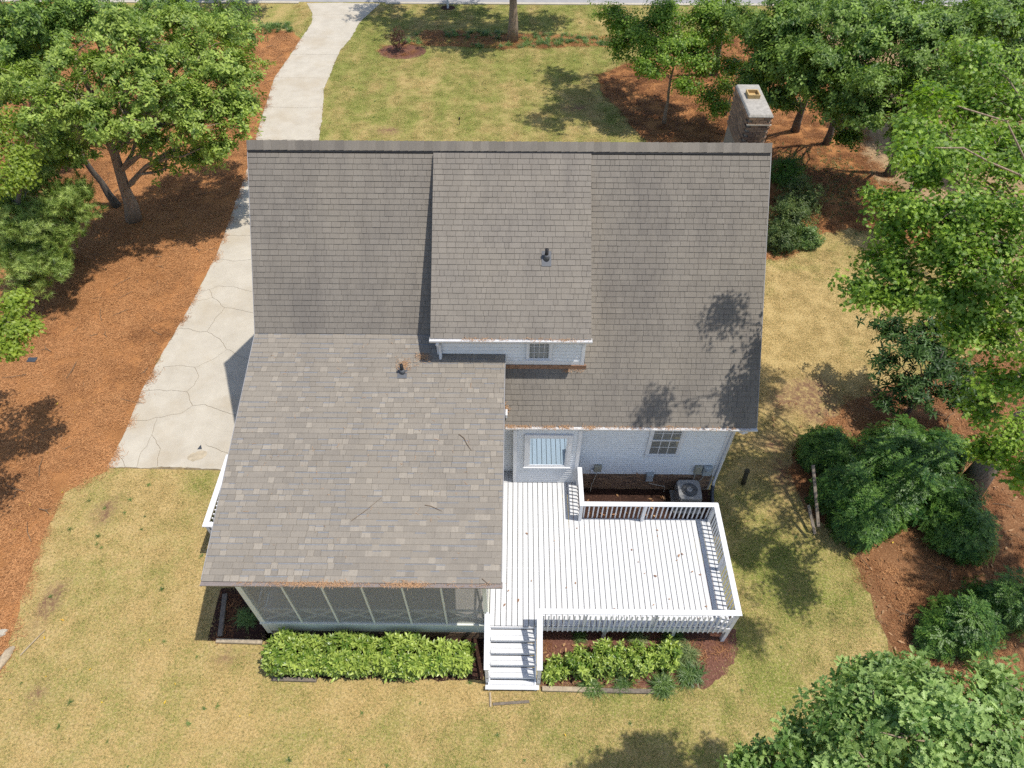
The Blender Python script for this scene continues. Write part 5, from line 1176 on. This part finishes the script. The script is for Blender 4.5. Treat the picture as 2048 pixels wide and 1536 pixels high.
b = (-26, 25, 0); tree('oak_tree', 'dark oak filling the upper left corner of the picture', b, (-25, 24, 8), .22, [(60, 60, 5, 70), (20, 130, 5, 60), (150, 10, 6, 60), (30, 20, 7, 55), (80, 130, 5, 50), (10, 190, 5, 45), (110, 70, 5.5, 50), (0, 90, 6, 50)], 'oak', M_OAKD, M_BARKD, 1.05, 1.2)
b = (-19.5, 9.0, 0); tree('maple_tree', 'lime green maple at the left picture edge above the pine boughs', b, (-17.9, 9.8, 6.5), .14, [(22, 285, 5.8, 42), (30, 330, 5.4, 30), (5, 240, 6, 34), (15, 370, 5.0, 28), (45, 345, 5.3, 16)], 'maple', M_MAPLEY, M_BARKD, .95, 1.8, sp0=.22, per=13)
b = (-17.6, 3.0, 0); tree('maple_tree', 'lime green maple branch tip at the left edge, lowest of the left trees', b, (-15.6, 2.2, 5.5), .11, [(25, 640, 5.2, 34), (45, 655, 5.2, 26), (10, 690, 5, 26), (25, 600, 5.3, 18), (-60, 700, 5, 60), (-110, 800, 5, 70), (-120, 620, 5, 60)], 'maple', M_MAPLEY, M_BARKD, .95, 1.8, sp0=.22, per=13)
b = (-20.4, 10.4, 0); tree('pine_tree', 'soft needled pine with low feathery boughs at the left edge', b, at(40, 360, 5.0), .17, [(110, 395, 3.6, 46), (50, 440, 3.4, 52), (150, 375, 3.4, 28), (90, 490, 2.6, 40), (30, 520, 2.4, 42), (105, 535, 2.0, 26), (160, 415, 3.0, 20), (10, 470, 2.6, 46), (60, 560, 1.6, 24), (150, 425, 2.6, 26), (60, 500, 2.4, 40), (120, 465, 2.6, 36), (170, 385, 3.2, 24), (20, 400, 3.8, 44), (80, 350, 4.2, 34)], 'pine', M_PINE, M_BARKD, 1.35, 1.9, flat=.5, sp0=.26, per=16)
b = (-16.2, 40.5, 0); tree('oak_tree', 'dark tree over the street corner at the top left', b, (-16.2, 40.5, 5), .16, [('w', -16.6, 35.8, 2.3, 1.2), ('w', -18.3, 36.5, 2.6, 1.6), ('w', -20.0, 38.0, 4.6, 2)], 'oak', M_OAKD, M_BARKD)
# front
b = g(1025, 82); tree('shade_tree', 'big straight grey trunk in the front lawn border, crown above the picture', b, (b[0]+.2, b[1]+.1, 9), .27, [('w', -1.5, 32.5, 8.6, 2.4), ('w', -4.2, 33.6, 8, 2.0), ('w', 2.2, 33.2, 8.6, 2.2), ('w', -.4, 35.2, 9.5, 2.4), ('w', 4.5, 34.2, 8, 1.8), ('w', -6, 35.6, 8, 1.8), ('w', 1, 31.2, 9.6, 2)], 'oak', M_OAK, M_BARK)
b = g(1328, 247); tree('maple_tree', 'young bright green maple with slim trunk in the front straw bed', b, at(1360, 40, 4.8), .085, [(1340, 90, 4.0, 52), (1280, 60, 4.2, 45), (1230, 30, 4.4, 38), (1400, 110, 3.8, 48), (1420, 50, 4.4, 50), (1340, 30, 4.8, 50), (1295, 130, 3.4, 32), (1240, 85, 3.8, 30), (1460, 130, 3.4, 26), (1380, 165, 3.0, 22), (1420, 20, 5, 40)], 'maple', M_MAPLE, M_BARK, 1.05, 2.0, sp0=.27, per=15)
b = g(1590, 262); tree('dark_oak_tree', 'dark leaved oak behind the chimney, left of the pair', b, at(1668, 30, 6.2), .17, [(1560, 110, 5, 52), (1530, 60, 5.4, 52), (1610, 60, 6, 55), (1560, 190, 3.6, 40), (1620, 150, 5, 52), (1510, 150, 3.8, 36), (1590, 10, 6.4, 55), (1480, 30, 5.5, 40), (1540, 130, 4.6, 46), (1590, 110, 5.4, 46), (1570, 50, 6, 46)], 'oak', M_OAKD, M_BARKD, 1.1, 1.3)
b = g(1652, 288); tree('dark_oak_tree', 'dark leaved oak behind the chimney, right of the pair', b, at(1745, 30, 6.5), .15, [(1690, 130, 5.6, 55), (1660, 200, 4.4, 44), (1740, 80, 6.4, 58), (1700, 30, 6.8, 55), (1780, 150, 5.6, 52), (1740, 220, 4.6, 40), (1800, 40, 7, 50), (1690, 265, 3.0, 26), (1790, 215, 4.6, 30), (1650, 110, 6, 50), (1700, 180, 5, 46), (1760, 150, 6, 46)], 'oak', M_OAKD, M_BARKD, 1.1, 1.3)
b = g(1448, 232); tree('maple_tree', 'low green sapling peeping out left of the chimney', b, (b[0]+.2, b[1]+.1, 2.2), .05, [(1430, 205, 1.6, 26), (1450, 175, 2.0, 24), (1415, 185, 1.8, 16)], 'maple', M_MAPLE, M_BARKD, .95, 1.6)
b = g(1778, 350); tree('dark_oak_tree', 'dark trunk leaning behind the bright maple on the right', b, at(1900, 60, 6.6), .20, [(1880, 60, 7, 60), (1940, 120, 6.5, 60), (1990, 40, 7.5, 60), (1850, 170, 5.4, 44), (1960, 200, 6, 50), (1800, 270, 3.6, 26), (1840, 100, 6.6, 55), (1900, 170, 6, 50)], 'oak', M_OAKD, M_BARKD, 1.05, 1.2)
b = g(1826, 385); tree('dark_oak_tree', 'second dark trunk beside the leaning one, behind the bright maple', b, at(1960, 150, 6), .20, [(1980, 260, 5.4, 50), (2030, 180, 6, 50), (2040, 320, 5, 45)], 'oak', M_OAKD, M_BARKD)
b = (11.2, 27.5, 0); tree('dark_oak_tree', 'added tall oak among the dark trees, its unseen crown shading the front lawn', b, (10.4, 26.5, 11), .16, [('w', 7.4, 24.0, 10.4, 1.5), ('w', 6.2, 21.8, 10.8, 1.3), ('w', 8.6, 22.0, 10.6, 1.3), ('w', 6.6, 26.6, 10.6, 1.2), ('w', 9.6, 25, 11.5, 1.5)], 'oak', M_OAKD, M_BARKD)  # oak added so its out-of-view crown shades the right front lawn
b = (24.5, 27.5, 0); tree('maple_tree', 'green tree filling the top right corner of the picture', b, (24, 27, 8), .2, [(1990, 60, 5.4, 60), (2040, 110, 5, 55), (1930, 40, 5.6, 55), (2040, 30, 6, 55), (1880, 20, 5.6, 50), (1970, 130, 4.4, 45), (2045, 200, 4, 45), (1990, 10, 6.4, 55)], 'oak', M_OAKD, M_BARKD, 1.1, 1.3)
b = (20.5, 33.5, 0); tree('dark_oak_tree', 'leafy tree by the street at the top right', b, (20.4, 33.2, 6), .16, [(1800, 15, 3.6, 50), (1720, 12, 3.6, 45), (1880, 60, 3.0, 40), (1830, 80, 2.6, 36), (1640, 10, 3.4, 40)], 'oak', M_OAKD, M_BARKD, 1.1, 1.3)
# right
b = g(1938, 978); tree('maple_tree', 'large maple on the right, thick trunk in the shrubs and bright boughs over the lawn', b, (12.6, .6, 11), .30,
    [(1900, 210, 10.2, 66), (1960, 120, 11, 62), (1995, 300, 10.2, 76), (1870, 330, 10, 52), (1815, 410, 9.6, 42), (1905, 420, 10, 62), (1985, 480, 9.6, 66), (1870, 500, 9.2, 42), (1800, 540, 8.8, 24), (1755, 515, 8.6, 16), (1725, 575, 8.4, 12), (1810, 590, 8.4, 22), (1765, 590, 8.4, 12), (1930, 580, 9, 46), (2030, 600, 9, 50), (1990, 680, 8.4, 36), (2045, 760, 8, 34), (2020, 870, 6.6, 28), (1965, 895, 6.2, 20), (2040, 930, 6.4, 26), (1850, 250, 10.4, 36), (1790, 450, 9.2, 18), (2040, 430, 10, 52), (1775, 395, 9.4, 14), (1920, 660, 8.6, 22), ('w', 11.2, 2.6, 10.2, .8), ('w', 12.6, 3.6, 10.6, 1.0), ('w', 10.6, -5.0, 11.5, .7), ('w', 9.9, -1.6, 11.8, .55), ('w', 6.85, -.68, 12, .2), ('w', 7.8, 1.16, 12, .24), (1950, 640, 8.6, 44), (1890, 600, 8.8, 34), (2000, 760, 8, 34), (1965, 815, 7.4, 24), (1835, 325, 10, 40), (1900, 480, 9.6, 50), (1850, 420, 9.8, 44), (1960, 400, 10, 56), (1795, 500, 9, 24), (1880, 270, 10.2, 46), (1825, 255, 10, 26), (2000, 200, 10.6, 56), (1930, 300, 10.4, 60), (1945, 540, 9.4, 50), (2120, 500, 9.5, 80), (2120, 700, 9, 70), (2150, 900, 7.5, 70)], 'maple', M_MAPLE, M_BARK, .92, 2.1, lean=(.5, 0), sp0=.21, per=13)
b = (13.2, 3.0, 0); tree('magnolia_tree', 'small dark glossy magnolia below the maple boughs, dropping brown leaves', b, (12.9, 2.9, 3.2), .07, [(1830, 700, 2.6, 42), (1790, 660, 2.6, 28), (1870, 650, 3, 40), (1900, 720, 2.6, 45), (1850, 770, 1.8, 45), (1920, 800, 1.6, 50), (1790, 800, 1.2, 30), (1960, 760, 2, 45), (1780, 720, 2.2, 22), (1840, 665, 3, 34), (1870, 700, 2.8, 40), (1810, 760, 1.8, 30)], 'magnolia', M_MAG, M_BARKD, .95, 1.3, sp0=.24, per=11)
b = g(2062, 1195); tree('pine_tree', 'rough grey trunk at the right picture edge beside the round shrub', b, (b[0]+.4, b[1], 9), .20, [('w', b[0]+1.6, b[1]-.5, 8, 1.6), ('w', b[0]+2.4, b[1]+1, 9, 1.8)], 'pine', M_PINE, M_BARK, 1.3)
b = (9.6, -9.4, 0); tree('white_oak_tree', 'pale green white oak filling the lower right corner, nearest the camera', b, (7.6, -9.4, 8.2), .22,
    [(1745, 1400, 7.6, 62), (1820, 1395, 7.6, 58), (1905, 1400, 7.6, 66), (1700, 1470, 7.4, 62), (1830, 1480, 7.8, 85), (1960, 1470, 7.8, 95), (2045, 1385, 7.4, 52), (1620, 1515, 7.0, 38), (1790, 1350, 7.0, 24), (1830, 1345, 7.0, 22), (1540, 1525, 6.6, 24), (1490, 1530, 6.5, 18), (1680, 1410, 7, 20), (1990, 1365, 7, 26), (1730, 1350, 6.8, 14), (1590, 1480, 6.8, 14), (1760, 1570, 7.6, 100), (1610, 1600, 7.2, 70), (1450, 1680, 7, 75), (1330, 1710, 7, 70), (1200, 1700, 7, 50), (2050, 1550, 7.6, 100)], 'oak', M_WOAK, M_BARK, .82, 3.6, sp0=.16, per=13)
